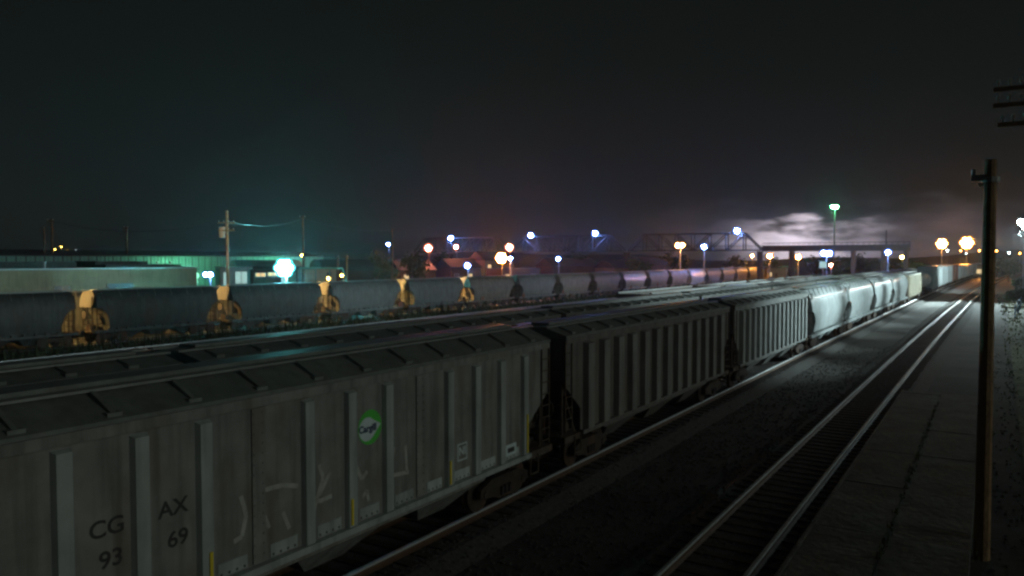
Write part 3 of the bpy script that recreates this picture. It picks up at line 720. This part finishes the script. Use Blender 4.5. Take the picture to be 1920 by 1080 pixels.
# town lights far off
for i, (x, y, z, c) in enumerate([(-919, 488, 20, YEL), (-914, 492, 16, YEL), (-925, 484, 17, YEL), (-905, 497, 16, WHT)]):
    t = lamp(f'{["second", "third", "first", "fourth"][i]} from the left of the far town lamps on the hill by the double poles', x, y, z, c, 30, .6, pr=.1, cat='distant lamp'); t['group'] = 'town lamps far left'
for i in range(12):
    x = -24 + i * 5.6 + random.uniform(-2, 2); 
    t = lamp(f'{ordw[i]} from the left of far town lamps beyond the train', x, 600 + random.uniform(-40, 40), 11 + random.uniform(-1.5, 1.5), random.choice([WHT, ORNG, WHT, PINK]), 45, .42, pr=.1, cat='distant lamp'); t['group'] = 'town lamps beyond the train'

lamp('added greenish lamp hidden behind the far hoppers to light the small trees', -97.5, 106, 1.9, (.75, 1, .30), 260, .4, face=-1)  # unseen lamp added only to light the trees green
# platform lamp posts on the right; they throw the white light on the smooth hoppers and the road
def post_lamp(label, x, y, z, aims, base=GZ):
    t = empty('platform_lamp', (x, y, base), label=label, cat='lamp post', group='lamp posts along the platform side')
    h = z - base
    MB().bar((0, 0, 0), (0, 0, h), .14, 10, .08).build('pole', STEEL, t)
    MB().box(-.18, .18, -.18, .18, 0, .5).build('pole_base', CONC, t)
    for k, (dz, ax, ay, az_, e, ang, r) in enumerate(aims):
        zz = h + dz; d = Vector((ax - x, ay - y, az_ - (base + zz))).normalized()
        p0 = Vector((0, 0, zz)); p1 = p0 + Vector((d.x, d.y, 0)).normalized() * .7
        MB().bar(p0, p1, .04, 6).build('arm', STEEL, t)
        hd = MB().bar(p1 - d * .25, p1 + d * .12, r * .6, 10, r * 1.05).build('lamp_head', DARKS, t)
        MB().bar(p1 + d * .13, p1 + d * .17, r, 12).build('lens', lens_mat(WHT, 120), hd)
        ld = bpy.data.lights.new('lamp_beam', 'SPOT'); lo = bpy.data.objects.new('lamp_beam', ld); col.objects.link(lo); lo.parent = t
        lo.location = p1 + d * .5; lo.rotation_euler = (-d).to_track_quat('Z', 'Y').to_euler()
        ld.energy = e; ld.spot_size = R(ang); ld.spot_blend = 1.0; ld.shadow_soft_size = .25; ld.color = (.74, .97, 1)
    return t
post_lamp('tall lamp post at the right edge with two white blue lamps', 4.3, 149.5, 12.3, [(-.2, -9.5, 128, 0, 140000, 32, .55), (-1.9, -8.5, 190, 4, 110000, 46, .45), (-.9, 2.8, 127, .3, 90000, 46, .3)])
post_lamp('lamp post on the platform side beside the light grey ribbed hopper', 8, 63, 11, [(0, -10.4, 50, 4.4, 30000, 38, .35), (-.3, -10.4, 61, 4.4, 33000, 40, .35), (-.6, -10.3, 73, 4.4, 36000, 40, .35)])
post_lamp('lamp post on the platform side beside the smooth white hoppers', 8.6, 93, 11, [(0, -10.3, 86, 4.4, 38000, 40, .35), (-.3, -10.1, 99, 4.4, 38000, 40, .35), (-.6, -9.8, 116, 4.4, 60000, 38, .35)])
# added sodium lights, kept out of view, that turn the far string's gaps amber
for i, (y, e) in enumerate(((30.5, 1000), (43, 950), (55.5, 1300), (68, 1700), (80.5, 1700))):
    t = empty('added_lamp', (-62.9, y, GZ - .1), label=f'{ordw[i]} from the left of the added sodium lamps hidden behind the far hoppers', cat='added sodium lamp', group='added sodium lamps between the far strings')
    MB().bar((0, -.2, 0), (0, -.2, 3.9), .06, 6).build('pole', STEEL, t)
    hd = MB().box(-.3, .3, -.25, .0, 3.45, 3.95).build('lamp_head', DARKS, t)
    MB().box(-.27, .27, .002, .02, 3.48, 3.92).build('lens', lens_mat(SOD, e), hd)
for (x, y, z, ax, e, l) in ((-87.5, 33, 3.4, (-.85, .5, 0), 260, 'added unseen lamp washing the far left end of the tan building'), (-87, 57, 2.2, (-.9, -.4, .1), 170, 'added lamp hidden low to warm the tan building')):  # lamps added out of view to tint the tan wall amber
    t = empty('added_wash_lamp', (x, y, GZ), label=l, cat='added sodium lamp', group='added sodium lamps washing the tan building')
    ax = Vector(ax).normalized(); c_ = Vector((0, 0, z - GZ))
    MB().bar((0, 0, 0), (0, 0, z - GZ), .06, 6).build('pole', STEEL, t)
    hd = MB().bar(c_ - ax * .05, c_ + ax * .25, .2, 8, .3).build('lamp_head', DARKS, t)
    MB().bar(c_ + ax * .255, c_ + ax * .27, .28, 10).build('lens', lens_mat(SOD, e), hd)
for (y, e, l) in ((56, 260, 'left'), (77, 700, 'middle'), (97, 700, 'right')):  # lamps added behind the tan building to brighten the shed wall
    lamp(f'{l} one of three added metal halide lamps lighting the green shed', -106.5, y, 3.6, HAL, e, .4, face=-1)

# ------------------------------------------------------------------ footbridge across the yard
BY = 222
def truss(x0, x1, label):
    t = empty('truss_span', (0, BY, 0), label=label, cat='footbridge span', group='spans of the steel footbridge')
    zb, zt = 8.5, 13.7; n = 8; xs = [x0 + (x1 - x0) * i / n for i in range(n + 1)]
    for s in (-1.3, 1.3):
        MB().box(x1 if x1 < x0 else x0, max(x0, x1), s - .12, s + .12, zb, zb + .3).build('bottom_chord', BRIDGEM, t)
        MB().box(min(xs[1], xs[-2]), max(xs[1], xs[-2]), s - .15, s + .15, zt - .35, zt).build('top_chord', BRIDGEM, t)
        for a, b in ((xs[0], xs[1]), (xs[-1], xs[-2])): MB().bar((a, s, zb + .15), (b, s, zt - .15), .2, 4).build('end_post', BRIDGEM, t)
        for i in range(1, n): MB().bar((xs[i], s, zb + .3), (xs[i], s, zt - .35), .17, 4).build('vertical', BRIDGEM, t)
        for i in range(1, n - 1):
            a, b = (i, i + 1) if i < n / 2 else (i + 1, i)
            MB().bar((xs[a], s, zt - .3), (xs[b], s, zb + .25), .14, 4).build('diagonal', BRIDGEM, t)
        rl = MB(); rl.bar((x0, s * .9, zb + 1.4), (x1, s * .9, zb + 1.4), .04, 4)
        for i in range(25): xx = x0 + (x1 - x0) * i / 24; rl.bar((xx, s * .9, zb + .3), (xx, s * .9, zb + 1.4), .03, 4)
        rl.build('railing', BRIDGEM, t)
    MB().box(min(x0, x1), max(x0, x1), -1.15, 1.15, zb + .05, zb + .2).build('deck', CONC, t)
    for i in range(1, n): MB().bar((xs[i], -1.3, zt - .2), (xs[i], 1.3, zt - .2), .08, 4).build('strut', BRIDGEM, t)
    return t
truss(-54.9, -95.2, 'right steel truss span with sloping right end against the glow')
truss(-97, -137.5, 'middle steel truss span carrying two blue lamps')
truss(-139.3, -179, 'left steel truss span behind the small orange lamp')
def approach():
    t = empty('bridge_approach', (0, BY, 0), label='dark solid girder approach leading right from the truss', cat='bridge approach')
    for s in (-1.2, 1.2): MB().box(-54.7, -18, s - .15, s + .15, 8.3, 9.9).build('girder', DARKS, t)
    MB().box(-54.7, -18, -1.0, 1.0, 9.0, 9.2).build('deck', CONC, t)
    r = MB()
    for s in (-1.2, 1.2):
        r.bar((-54.7, s, 10.6), (-18, s, 10.6), .05, 4)
        for i in range(28): xx = -54.7 + 36.7 * i / 27; r.bar((xx, s, 9.9), (xx, s, 10.6), .035, 4)
    r.build('railing', DARKS, t)
approach()
for x, l in ((-18.8, 'rightmost pier at the end of the bridge approach'), (-24, 'second pier from the right under the bridge approach'), (-31.3, 'third pier from the right under the bridge approach'), (-47, 'orange lit pier of the bridge approach beside the orange lamp'),
             (-55.6, 'pier under the right end of the truss'), (-96.1, 'pier between right and middle truss spans'), (-138.4, 'pier between middle and left truss spans'), (-180, 'pier at the far left end of the bridge')):
    t = empty('bridge_pier', (x, BY, GZ), label=l, cat='bridge pier', group='piers of the footbridge')
    for s in (-1.1, 1.1): MB().box(-.45, .45, s - .45, s + .45, 0, 8.2 - GZ).build('column', PIERM, t)
    MB().box(-.6, .6, -1.7, 1.7, 8.2 - GZ + .003, 8.29 - GZ).build('cap', CONC, t)
for x, z, l in ((-61.7, 14.15, 'blue white lamp on the top right corner of the right truss'), (-106.1, 14.2, 'blue white lamp on top of the middle truss, right one of its two'), (-129.5, 13.9, 'blue white lamp on top of the middle truss, left one of its two'), (-162.2, 13.45, 'blue white lamp on top of the left truss span')):
    lamp(l, x, BY - 1.6, z, BLUE, 800, .72, base=13.0, pr=.06)

# ------------------------------------------------------------------ poles
def tele_pole(label, x, y, z0, z1, arms, r=.16, m=WOOD, pins=4, trans=False, along=0.0, name='utility_pole', cap=True):
    t = empty(name, (x, y, z0), along, label=label, cat='utility pole', group='wooden poles around the yard')
    MB().bar((0, 0, 0), (0, 0, z1 - z0), r, 10, r * .72).build('pole', m, t)
    for z, hw in arms:
        a = MB().box(-hw, hw, -r - .12, -r - .005, z - z0 - .06, z - z0 + .06).build('crossarm', m, t)
        for i in range(pins):
            xx = -hw + .12 + (2 * hw - .24) * i / (pins - 1)
            if abs(xx) < .1: continue
            MB().bar((xx, -r - .06, z - z0 + .061), (xx, -r - .06, z - z0 + .16), .018, 5).bar((xx, -r - .06, z - z0 + .16), (xx, -r - .06, z - z0 + .27), .05, 7, .03).build('insulator', CERAM, a)
    if trans:
        MB().bar((-.62, 0, z1 - z0 - 3.2), (-.62, 0, z1 - z0 - 2.05), .33, 12).bar((-.62, 0, z1 - z0 - 2.05), (-.62, 0, z1 - z0 - 1.95), .36, 12).bar((-.3, 0, z1 - z0 - 2.6), (0, 0, z1 - z0 - 2.6), .05, 5).build('transformer', CERAM, t)
    return t
tele_pole('timber pole with two crossarms and pale transformer left of the cyan glare', -77.2, 60.3, GZ, 11.95, [(10.5, 1.0), (9.6, .95)], .2, WOODL, 4, True, R(32))
tele_pole('right one of two bare dark poles at the far left', -113.5, 59.0, GZ, 11.9, [(11.6, .5)], .2, WOOD, 2, along=R(32))
tele_pole('left one of two bare dark poles at the far left', -114.4, 58.4, GZ, 10.8, [], .18, WOOD)
tele_pole('dark pole with short arm above the left green wall', -114, 70.5, GZ, 11.2, [(11.0, .4)], .18, WOOD, 2, along=R(32))
tele_pole('tall faint pole just right of the cyan glare', -90.8, 84.9, GZ, 12.9, [(12.6, .5)], .22, WOOD, 2, along=R(32))
tele_pole('thin pole right of the small blue lamp', -98.8, 115.2, GZ, 12, [], .16, WOOD)
tele_pole('thin pole standing behind the bridge approach', -30.4, 287, GZ, 15.8, [], .25, DARKS)
# close brown pole with its clamp, and the telegraph pole whose arms reach into the frame
np_ = tele_pole('thick brown pole close on the right with a clamp near its top', -.07, 19.96, GZ, 8.42, [], .165, WOODP)
cl = MB().bar((0, 0, 7.93 - GZ), (0, 0, 8.04 - GZ), .18, 10).box(-.36, -.12, -.1, .1, 7.97 - GZ, 8.1 - GZ).bar((-.32, -.05, 8.1 - GZ), (-.32, -.05, 8.22 - GZ), .045, 7).bar((-.22, .1, 7.88 - GZ), (-.1, .1, 7.97 - GZ), .05, 6)
cl.build('clamp', STEEL, np_)
tele_pole('telegraph pole past the right edge with long insulator crossarms', 1.55, 26.3, GZ, 11.8, [(11.05, 1.62), (10.6, 1.62), (10.05, 1.5)], .17, WOODP, 12, name='telegraph_pole')

# wires
def wire(label, p, q, sag, r=.03):
    m_ = MB(); pts = []
    for i in range(13):
        t = i / 12; pts.append((p[0] + (q[0] - p[0]) * t, p[1] + (q[1] - p[1]) * t, p[2] + (q[2] - p[2]) * t - sag * 4 * t * (1 - t)))
    return tag(m_.path(pts, r, 4).build('power_line', DARKS), label, 'power line', 'power lines over the yard')
wire('sagging power line between the left bare pole and the transformer pole', (-113.5, 59, 11.6), (-77.6, 60.1, 10.6), 1.3)
wire('sagging power line from the transformer pole to the pole by the cyan glare', (-76.9, 60.5, 10.6), (-90.8, 84.9, 12.5), .8)
wire('power line from the cyan glare pole to the thin pole by the blue lamp', (-90.8, 84.9, 12.5), (-98.8, 115.2, 11.8), .8)

# ------------------------------------------------------------------ buildings
def building(name, label, x, y, wd, dp, h, wallm, roofm, rz=0, roof='flat', windows=(), doors=(), lit=None, cat='building'):
    """local x = width (long face looks to +x after turning), windows on the +x face: (y0,y1,z0,z1,material)"""
    t = empty(name, (x, y, GZ), rz, label=label, cat=cat)
    MB().box(-dp, 0, 0, wd, 0, h).build('wall', wallm, t)
    if roof == 'flat':
        MB().box(-dp - .1, .25, -.1, wd + .1, h + .003, h + .22).build('roof', roofm, t)
    elif roof == 'gable':
        MB().ext([(-dp - .35, h), (.35, h), (.35, h + .12), (-dp / 2, h + dp * .28), (-dp - .35, h + .12)], -.3, wd + .3).build('roof', roofm, t)
    elif roof == 'arch':
        pr = [(-dp / 2 + (dp / 2 + .1) * math.cos(math.pi * i / 12), h + .003 + dp * .22 * math.sin(math.pi * i / 12)) for i in range(13)]
        MB().ext(pr, -.1, wd + .1).build('roof', roofm, t)
    for (a, b, z0, z1, m_) in windows:
        f = MB().box(.003, .07, a - .1, b + .1, z0 - .1, z0).box(.003, .07, a - .1, b + .1, z1, z1 + .1).box(.003, .07, a - .1, a, z0, z1).box(.003, .07, b, b + .1, z0, z1).box(.003, .06, (a + b) / 2 - .04, (a + b) / 2 + .04, z0, z1).build('window', wallm if wallm is not BRICK else STEEL, t)
        MB().box(.004, .03, a, b, z0, z1).build('pane', m_, f)
    for (a, b, z1, m_) in doors:
        d = MB().box(.003, .08, a, b, .02, z1).build('door', m_, t)
        MB().box(.08, .13, b - .2, b - .12, 1.0, 1.15).build('handle', STEEL, d)
    return t
# long tan building with clutter on its roof
tb = building('tan_warehouse', 'long low tan building with pale roof edge behind the far hoppers', -95, 26, 43, 16, 4.9 - GZ, TANW, DROOF,
              windows=[(23.5, 25.5, 2.6, 3.4, GLASS), (30, 33.5, 2.9, 3.5, LITC if False else GLASS)], doors=[(6, 11, 3.3, PEACH), (15, 19.5, 3.4, TANW), (37, 38.2, 2.3, STEEL)])
MB().box(.252, .34, -.1, 43.1, 4.9 - GZ + .02, 4.9 - GZ + .2).build('roof_edge_trim', STEEL, tb)
for (a, b, c, d, hh) in ((-9, -3, 4, 13, .55), (-10, -5, 15.5, 29, .75), (-5, -2, 31, 42, .35), (-11, -6, 32, 39.5, .8)):
    MB().box(a, b, c, d, 4.9 - GZ + .225, 4.9 - GZ + .225 + hh).build('roof_unit', DROOF, tb)
for yv in (9, 11.5, 24, 39, 41): MB().bar((-3, yv, 5.3), (-3, yv, 6.1), .12, 6).bar((-3, yv, 6.1), (-3, yv, 6.3), .2, 6).build('roof_vent', STEEL, tb)
def container(label, x, y, L, m, rz=0):
    t = empty('storage_container', (x, y, GZ), rz, label=label, cat='container', group='storage containers by the tan building')
    b = MB().box(-1.2, 1.2, -L / 2, L / 2, .1, 2.6)
    k = -L / 2 + .3
    while k < L / 2 - .3: b.box(1.203, 1.25, k, k + .16, .2, 2.5); k += .36
    b.build('body', m, t)
    for e in (-1, 1):
        for x_ in (-1.2, 1.2): MB().box(x_ - .08, x_ + .08, *sorted((e * L / 2, e * (L / 2 + .08))), .05, 2.65).build('corner_post', m, t)
    for x_ in (-.6, .6): 
        d = MB().box(x_ - .55, x_ + .55, -L / 2 - .06, -L / 2 - .003, .2, 2.5).build('door', m, t); MB().bar((x_, -L / 2 - .09, .3), (x_, -L / 2 - .09, 2.4), .03, 5).build('lock_bar', STEEL, d)
container('tan storage container before the left end of the tan building', -89.5, 47.5, 6, TANW)
container('brown storage container in front of the middle of the tan building', -88.5, 57, 7, BRICK, R(4))
container('dark storage container at the right end of the tan building', -88, 66, 5, DROOF, R(-6))
for (x, y, l) in ((-79, 41.5, 'left one of two small gabled huts peeking over the far hoppers'), (-80, 48.2, 'right one of two small gabled huts peeking over the far hoppers')):
    t = empty('small_hut', (x, y, GZ), R(58), label=l, cat='hut', group='small huts behind the far hoppers')
    MB().box(-1.2, 1.2, -1.2, 1.2, 0, 2.75).build('wall', TANW, t); MB().ext([(-1.45, 2.753), (1.45, 2.753), (0, 3.55)], -1.4, 1.4).build('roof', PEACH, t)
    MB().box(-.4, .4, -1.26, -1.203, .05, 2).build('door', WOOD, t)
# long green clad shed: single sheets with gaps between
gs = empty('green_shed', (-112, 40, GZ), label='very long green metal clad shed wall behind the tan building', cat='shed')
MB().box(-14, -.06, 0, 70.1, 0, 6.65 - GZ).build('frame_core', DARKS, gs)
MB().ext([(-14.4, 6.652 - GZ), (.25, 6.652 - GZ), (.25, 6.75 - GZ), (-7, 7.6 - GZ), (-14.4, 6.75 - GZ)], -.2, 70.3).build('roof', DROOF, gs)
pm = None
for i in range(57):
    y0 = i * 1.23
    if pm is None:
        o = MB().box(-.05, .03, .02, 1.08, .1, 6.6 - GZ).box(.03, .1, .5, .62, .1, 6.6 - GZ).build('cladding_panel', GREENW, gs); pm = o.data
    else:
        o = bpy.data.objects.new('cladding_panel', pm); col.objects.link(o); o.parent = gs
    o.location = (random.uniform(-.01, .015), y0, 0)
building('arched_shed', 'dark arched roof shed left of the cyan glare', -100, 80, 10, 9, 4.5, TANW, DROOF, R(-30), 'arch', windows=[(1.0, 3.2, 1.5, 4.0, LITC), (6.6, 7.6, 1.5, 4.0, LITC)])
building('arched_shed', 'dark arched roof shed right of the cyan glare', -97, 95, 9, 9, 4.6, BRICK, DROOF, R(-30), 'arch')
building('white_garage', 'pale lit garage with wide doors behind the timber pole', -98.6, 75.6, 4.6, 5, 5.2, WHITE, STEEL, R(-30), windows=[(.5, 1.3, 2.6, 4.6, LITC), (2.2, 3.9, 2.9, 4.7, LITC)])
building('peach_building', 'small peach building front right of the cyan glare', -91.2, 85.2, 5.2, 6, 5.0, PEACH, DROOF, R(-32), windows=[(3.7, 4.4, 3.2, 4.5, GLASS)], doors=[(1.4, 2.6, 2.4, TANW)])
building('loading_shed', 'low shed with orange lit strip under its roof left of the cyan glare', -94.2, 78.2, 4.0, 5, 4.8, BRICK, DROOF, R(-30), windows=[(.3, 1.7, 4.0, 4.5, LITW), (2.1, 3.6, 4.1, 4.55, LITW)])
# green gantry beside the peach building
gg = empty('green_gantry', (-83.8, 77.5, GZ), R(-58), label='green steel gantry frame with sloping right end beside the peach building', cat='gantry')
MB().box(-.1, .1, 0, 6.2, 5.2, 5.45).build('beam', GREENW, gg)
for yv in (0.1, 2.4, 4.4): MB().box(-.08, .08, yv - .08, yv + .08, 0, 5.199).build('post', GREENW, gg)
MB().bar((0, 6.2, 5.3), (0, 7.0, 2.8), .12, 5).bar((0, 7.0, 2.8), (0, 7.0, 0), .1, 5).build('sloping_leg', GREENW, gg)
for (x, y, l) in ((-81.2, 82.6, 'left one of two short posts above the green gantry'), (-80.2, 83.4, 'right one of two short posts above the green gantry')):
    t = empty('vent_pipe', (x, y, GZ), label=l, cat='vent pipe', group='vent pipes by the gantry'); MB().bar((0, 0, 0), (0, 0, 6.9), .13, 8).build('pipe', BROWN if 'left' in l else WOODL, t); MB().bar((0, 0, 6.9), (0, 0, 7.15), .24, 8).build('cap', STEEL, t)
# houses and sheds along the far side, lit by the sodium lamps
W2 = [(1, 2.2, 1.3, 2.6, LITW), (4, 5.2, 1.3, 2.6, GLASS)]
for (nm, l, x, y, wd, dp, h, wm, rf, win) in [
    ('brick_house', 'low brick house behind the pink lamp pole', -126, 150, 10, 9, 3.6, BRICK, 'gable', W2),
    ('brick_house', 'brick house with one lit window right of the pink lamp', -122, 166, 9, 9, 4.2, BRICK, 'gable', [(1, 2.2, 1.3, 2.6, GLASS), (5, 6.4, 1.3, 2.6, LITW)]),
    ('wooden_house', 'tan house with two storeys of lit windows left of the biggest orange lamp', -118, 176, 8, 9, 6.2, TANW, 'gable', [(1, 2, 1.3, 2.5, LITW), (1, 2, 4, 5, LITW), (4.5, 5.8, 4, 5, GLASS), (4.5, 5.8, 1.3, 2.5, LITW)]),
    ('wooden_house', 'wide brown shed front below the biggest orange lamp', -106, 166, 12, 8, 4.0, BRICK, 'flat', [(1, 2.4, 1.2, 2.6, LITW), (9, 10.5, 1.2, 2.6, GLASS)]),
    ('long_shed', 'long low shed with a gable roof under the middle truss', -100, 182, 16, 8, 4.6, BRICK, 'gable', [(3, 4.2, 1.2, 2.6, GLASS)]),
    ('long_shed', 'tan low shed left of the orange lamp by the right truss', -84, 186, 12, 8, 4.2, TANW, 'gable', [(8, 9, 1.2, 2.4, LITW)]),
    ('brick_house', 'brown house under the middle of the right truss', -82, 205, 8, 8, 4.8, BRICK, 'gable', W2[:1]),
    ('long_shed', 'small tan yard office beside the orange lamp under the truss', -58, 240, 9, 6, 3.8, TANW, 'flat', [(1, 2.2, 1.3, 2.5, LITW)]),
    ('long_shed', 'wide low shed under the two big orange lamps beyond the train', -14, 330, 16, 10, 4.2, PEACH, 'flat', [(2, 4, 1.2, 2.6, LITW), (9, 12, 1.2, 2.8, LITW)])]:
    building(nm, l, x, y, wd, dp, h, wm, DROOF, R(-25) if x < -20 else R(-80), rf, win, doors=[(wd * .42, wd * .42 + 1.1, 2.3, WOOD)])
# cyan sign on a post
sg = empty('lit_sign', (-35.3, 201.7, GZ), R(-80), label='small glowing cyan signboard on a post under the bridge approach', cat='sign')
MB().bar((0, 0, 0), (0, 0, 4.4), .1, 8).build('post', STEEL, sg); MB().box(-.12, .12, -.8, .8, 4.41, 6.0).build('panel', LITC, sg)

# ------------------------------------------------------------------ right side: fence, cabinet, grass
fence = empty('platform_fence', (2.3, 104, GZ), label='blue post and rail fence on the grass at the right', cat='fence')
for i in range(7):
    MB().bar((i * .45, i * 8.5, 0), (i * .45, i * 8.5, 1.55), .06, 6).build('post', BLUEP, fence)
for z in (.75, 1.45): MB().bar((0, 0, z), (6 * .45, 51, z), .035, 5).build('rail', BLUEP, fence)
cab = empty('relay_cabinet', (5.5, 196, GZ), label='grey relay cabinet beyond the lamp post at the right edge', cat='cabinet')
MB().box(-.9, .9, -.6, .6, .15, 2.3).build('body', STEEL, cab); MB().box(-1, 1, -.7, .7, 2.303, 2.4).build('roof', STEEL, cab)
for s in (-1, 1): MB().box(s * .45 - .4, s * .45 + .4, -.64, -.603, .25, 2.15).build('door', STEEL, cab)
for x in (-.8, .8): MB().box(x - .1, x + .1, -.5, .5, 0, .149).build('foot', CONC, cab)
gm = MB(); rnd = random.Random(5)
for i in range(5000):
    y = 20 + 150 * rnd.random() ** .8; x = rnd.uniform(.9 if y > 45 else .6, 11)
    if x < 1.5 and rnd.random() < .5: continue
    h = rnd.uniform(.05, .2) * (1 + y / 200); a = rnd.random() * 6.28; ww = .03 + y * .0005
    gm.poly([(x - ww * math.cos(a), y - ww * math.sin(a), GZ), (x + ww * math.cos(a), y + ww * math.sin(a), GZ), (x + rnd.uniform(-.1, .1), y + rnd.uniform(-.1, .1), GZ + h)])
tag(gm.build('grass', GRASSM), 'rough dry grass along the right side', 'grass', kind='stuff')
gm = MB()
for i in range(14000):
    x = rnd.uniform(-58.2, -53.6); y = rnd.uniform(14, 200); h = rnd.uniform(.2, .9) * rnd.random(); a = rnd.random() * 6.28; ww = .06
    if rnd.random() < .04: h = rnd.uniform(.9, 1.7)
    gm.poly([(x - ww * math.cos(a), y - ww * math.sin(a), GZ), (x + ww * math.cos(a), y + ww * math.sin(a), GZ), (x + rnd.uniform(-.15, .15), y + rnd.uniform(-.15, .15), GZ + h)])
tag(gm.build('weeds', WEEDM), 'tall weeds along the foot of the far hopper string', 'weeds', kind='stuff')
# switch stands in front of the far string
sw = None
for i, y in enumerate((64, 79, 88, 101, 112, 124, 139)):
    if sw is None:
        t = empty('switch_stand', (-52.5, y, GZ)); MB().box(-.25, .25, -.2, .2, 0, .35).build('base', BLACKM, t); MB().bar((0, 0, .35), (0, 0, 1.9), .05, 6).build('mast', BLACKM, t)
        MB().box(-.03, .03, -.3, .3, 1.55, 2.05).build('target', BROWN, t); MB().bar((0, 0, .7), (.1, .8, .5), .03, 5).build('lever', BLACKM, t); sw = t
    else: t = copy_tree(sw)
    t.location = (-52.5 + (i % 3) * .5 - 1.3, y, GZ); tag(t, f'{ordw[i]} dark switch stand from the left before the far hopper string', 'switch stand', 'switch stands in the yard')

# ------------------------------------------------------------------ trees
def tree(label, x, y, h, w_, seed, n=1100, leaf=.42):
    r_ = random.Random(seed); t = empty('tree', (x, y, GZ), r_.random() * 6, label=label, cat='tree', group='trees around the yard')
    tr = MB(); tr.bar((0, 0, 0), (.1, .05, h * .35), .22, 7, .15); limbs = []
    for i in range(6):
        a = i * 1.05 + r_.random(); q = Vector((math.cos(a) * w_ * .55, math.sin(a) * w_ * .55, h * r_.uniform(.55, .85))); tr.bar((.1, .05, h * .3), q, .11, 5, .03); limbs.append(q)
    tr.build('trunk', WOOD, t)
    clumps = limbs + [Vector((r_.uniform(-.6, .6) * w_, r_.uniform(-.6, .6) * w_, h * r_.uniform(.4, .95))) for _ in range(9)]
    cr = MB()
    for i in range(n):
        c = r_.choice(clumps); d = Vector((r_.gauss(0, 1), r_.gauss(0, 1), r_.gauss(0, .8))); p = c + d * w_ * .2
        u = Vector((r_.gauss(0, 1), r_.gauss(0, 1), r_.gauss(0, 1))).normalized(); v_ = u.orthogonal().normalized(); s = leaf * r_.uniform(.5, 1.2)
        cr.poly([p - u * s, p + v_ * s * .6, p + u * s, p - v_ * s * .6])
    cr.build('crown', LEAF, t)
TR = [(-103, 109, 5.4, 2.8, 'bushy tree right of the green gantry'), (-109, 122, 7.5, 3.2, 'taller tree left of the small blue lamp'), (-112, 138, 7, 3.4, 'tree below the small blue lamp'),
      (-130, 172, 8, 3.5, 'tree behind the small orange lamp'), (-100, 195, 7.5, 3.6, 'tree under the middle truss between lamps'), (-78, 188, 7, 3.4, 'tree left of the orange lamp by the right truss'), (-70, 195, 7.8, 3.6, 'tree behind the orange lamp by the right truss'),
      (-65, 232, 7.5, 4, 'dark tree behind the right truss span'), (-60, 250, 7.5, 4.2, 'dark tree under the right end of the truss'), (-46, 253, 6.8, 4, 'dark tree behind the orange lit pier'), (-38, 243, 6.6, 4, 'dark tree right of the bright blue white lamp'),
      (-33, 246, 6.9, 4.2, 'broad dark tree under the middle of the bridge approach'), (-27.5, 247, 6.2, 3.8, 'dark tree left of the blue white lamp at the approach end'), (-20, 238, 5.4, 3.6, 'green lit tree right of the last approach pier'), (-16.5, 232, 5.2, 3.2, 'low green lit tree right behind the boxcars'),
      (9, 215, 6, 3.4, 'dark tree at the right edge beyond the cabinet'), (4, 260, 6, 3.6, 'dark tree beyond the lamp post at the right')]
TR += [(3.3, 128, 2.3, 1.4, 'low leafy bush lit green at the right edge by the blue fence'), (5.0, 172, 3.2, 1.9, 'taller leafy bush at the right edge behind the lamp post'), (-112, 128, 6.5, 3.2, 'bushy tree between the small blue lamp and the green gantry')]
for i, (x, y, h, w_, l) in enumerate(TR): tree(l, x, y, h, w_, 20 + i)

# far hills close the horizon
hm = MB(); prev = None; rnd = random.Random(11)
for i in range(61):
    a = R(-110 + 150 * i / 60); rr = 1500; hgt = 14 + 10 * math.sin(i * .45) + 6 * math.sin(i * 1.3)
    p = (rr * math.sin(a), rr * math.cos(a)); q = ((rr + 400) * math.sin(a), (rr + 400) * math.cos(a)); k = len(hm.v)
    hm.v += [(p[0], p[1], GZ - .3), ((p[0] + q[0]) / 2, (p[1] + q[1]) / 2, hgt * .8), (q[0], q[1], GZ - .3)]
    if prev is not None: hm.f += [(prev, k, k + 1, prev + 1), (prev + 1, k + 1, k + 2, prev + 2)]
    prev = k
tag(hm.build('hills', GROUND, None, True), kind='structure')

# ------------------------------------------------------------------ haze over the yard
hz = MB().box(-3020, 2220, -820, 3220, GZ - 1, 34)
m = bpy.data.materials.new('haze_air'); m.use_nodes = True; t = m.node_tree; t.nodes.clear()
pv = t.nodes.new('ShaderNodeVolumePrincipled'); pv.inputs['Density'].default_value = .00012; pv.inputs['Color'].default_value = (.9, .93, .95, 1); pv.inputs['Anisotropy'].default_value = .76
o_ = t.nodes.new('ShaderNodeOutputMaterial'); t.links.new(pv.outputs[0], o_.inputs['Volume'])
tag(hz.build('haze', m), kind='stuff')
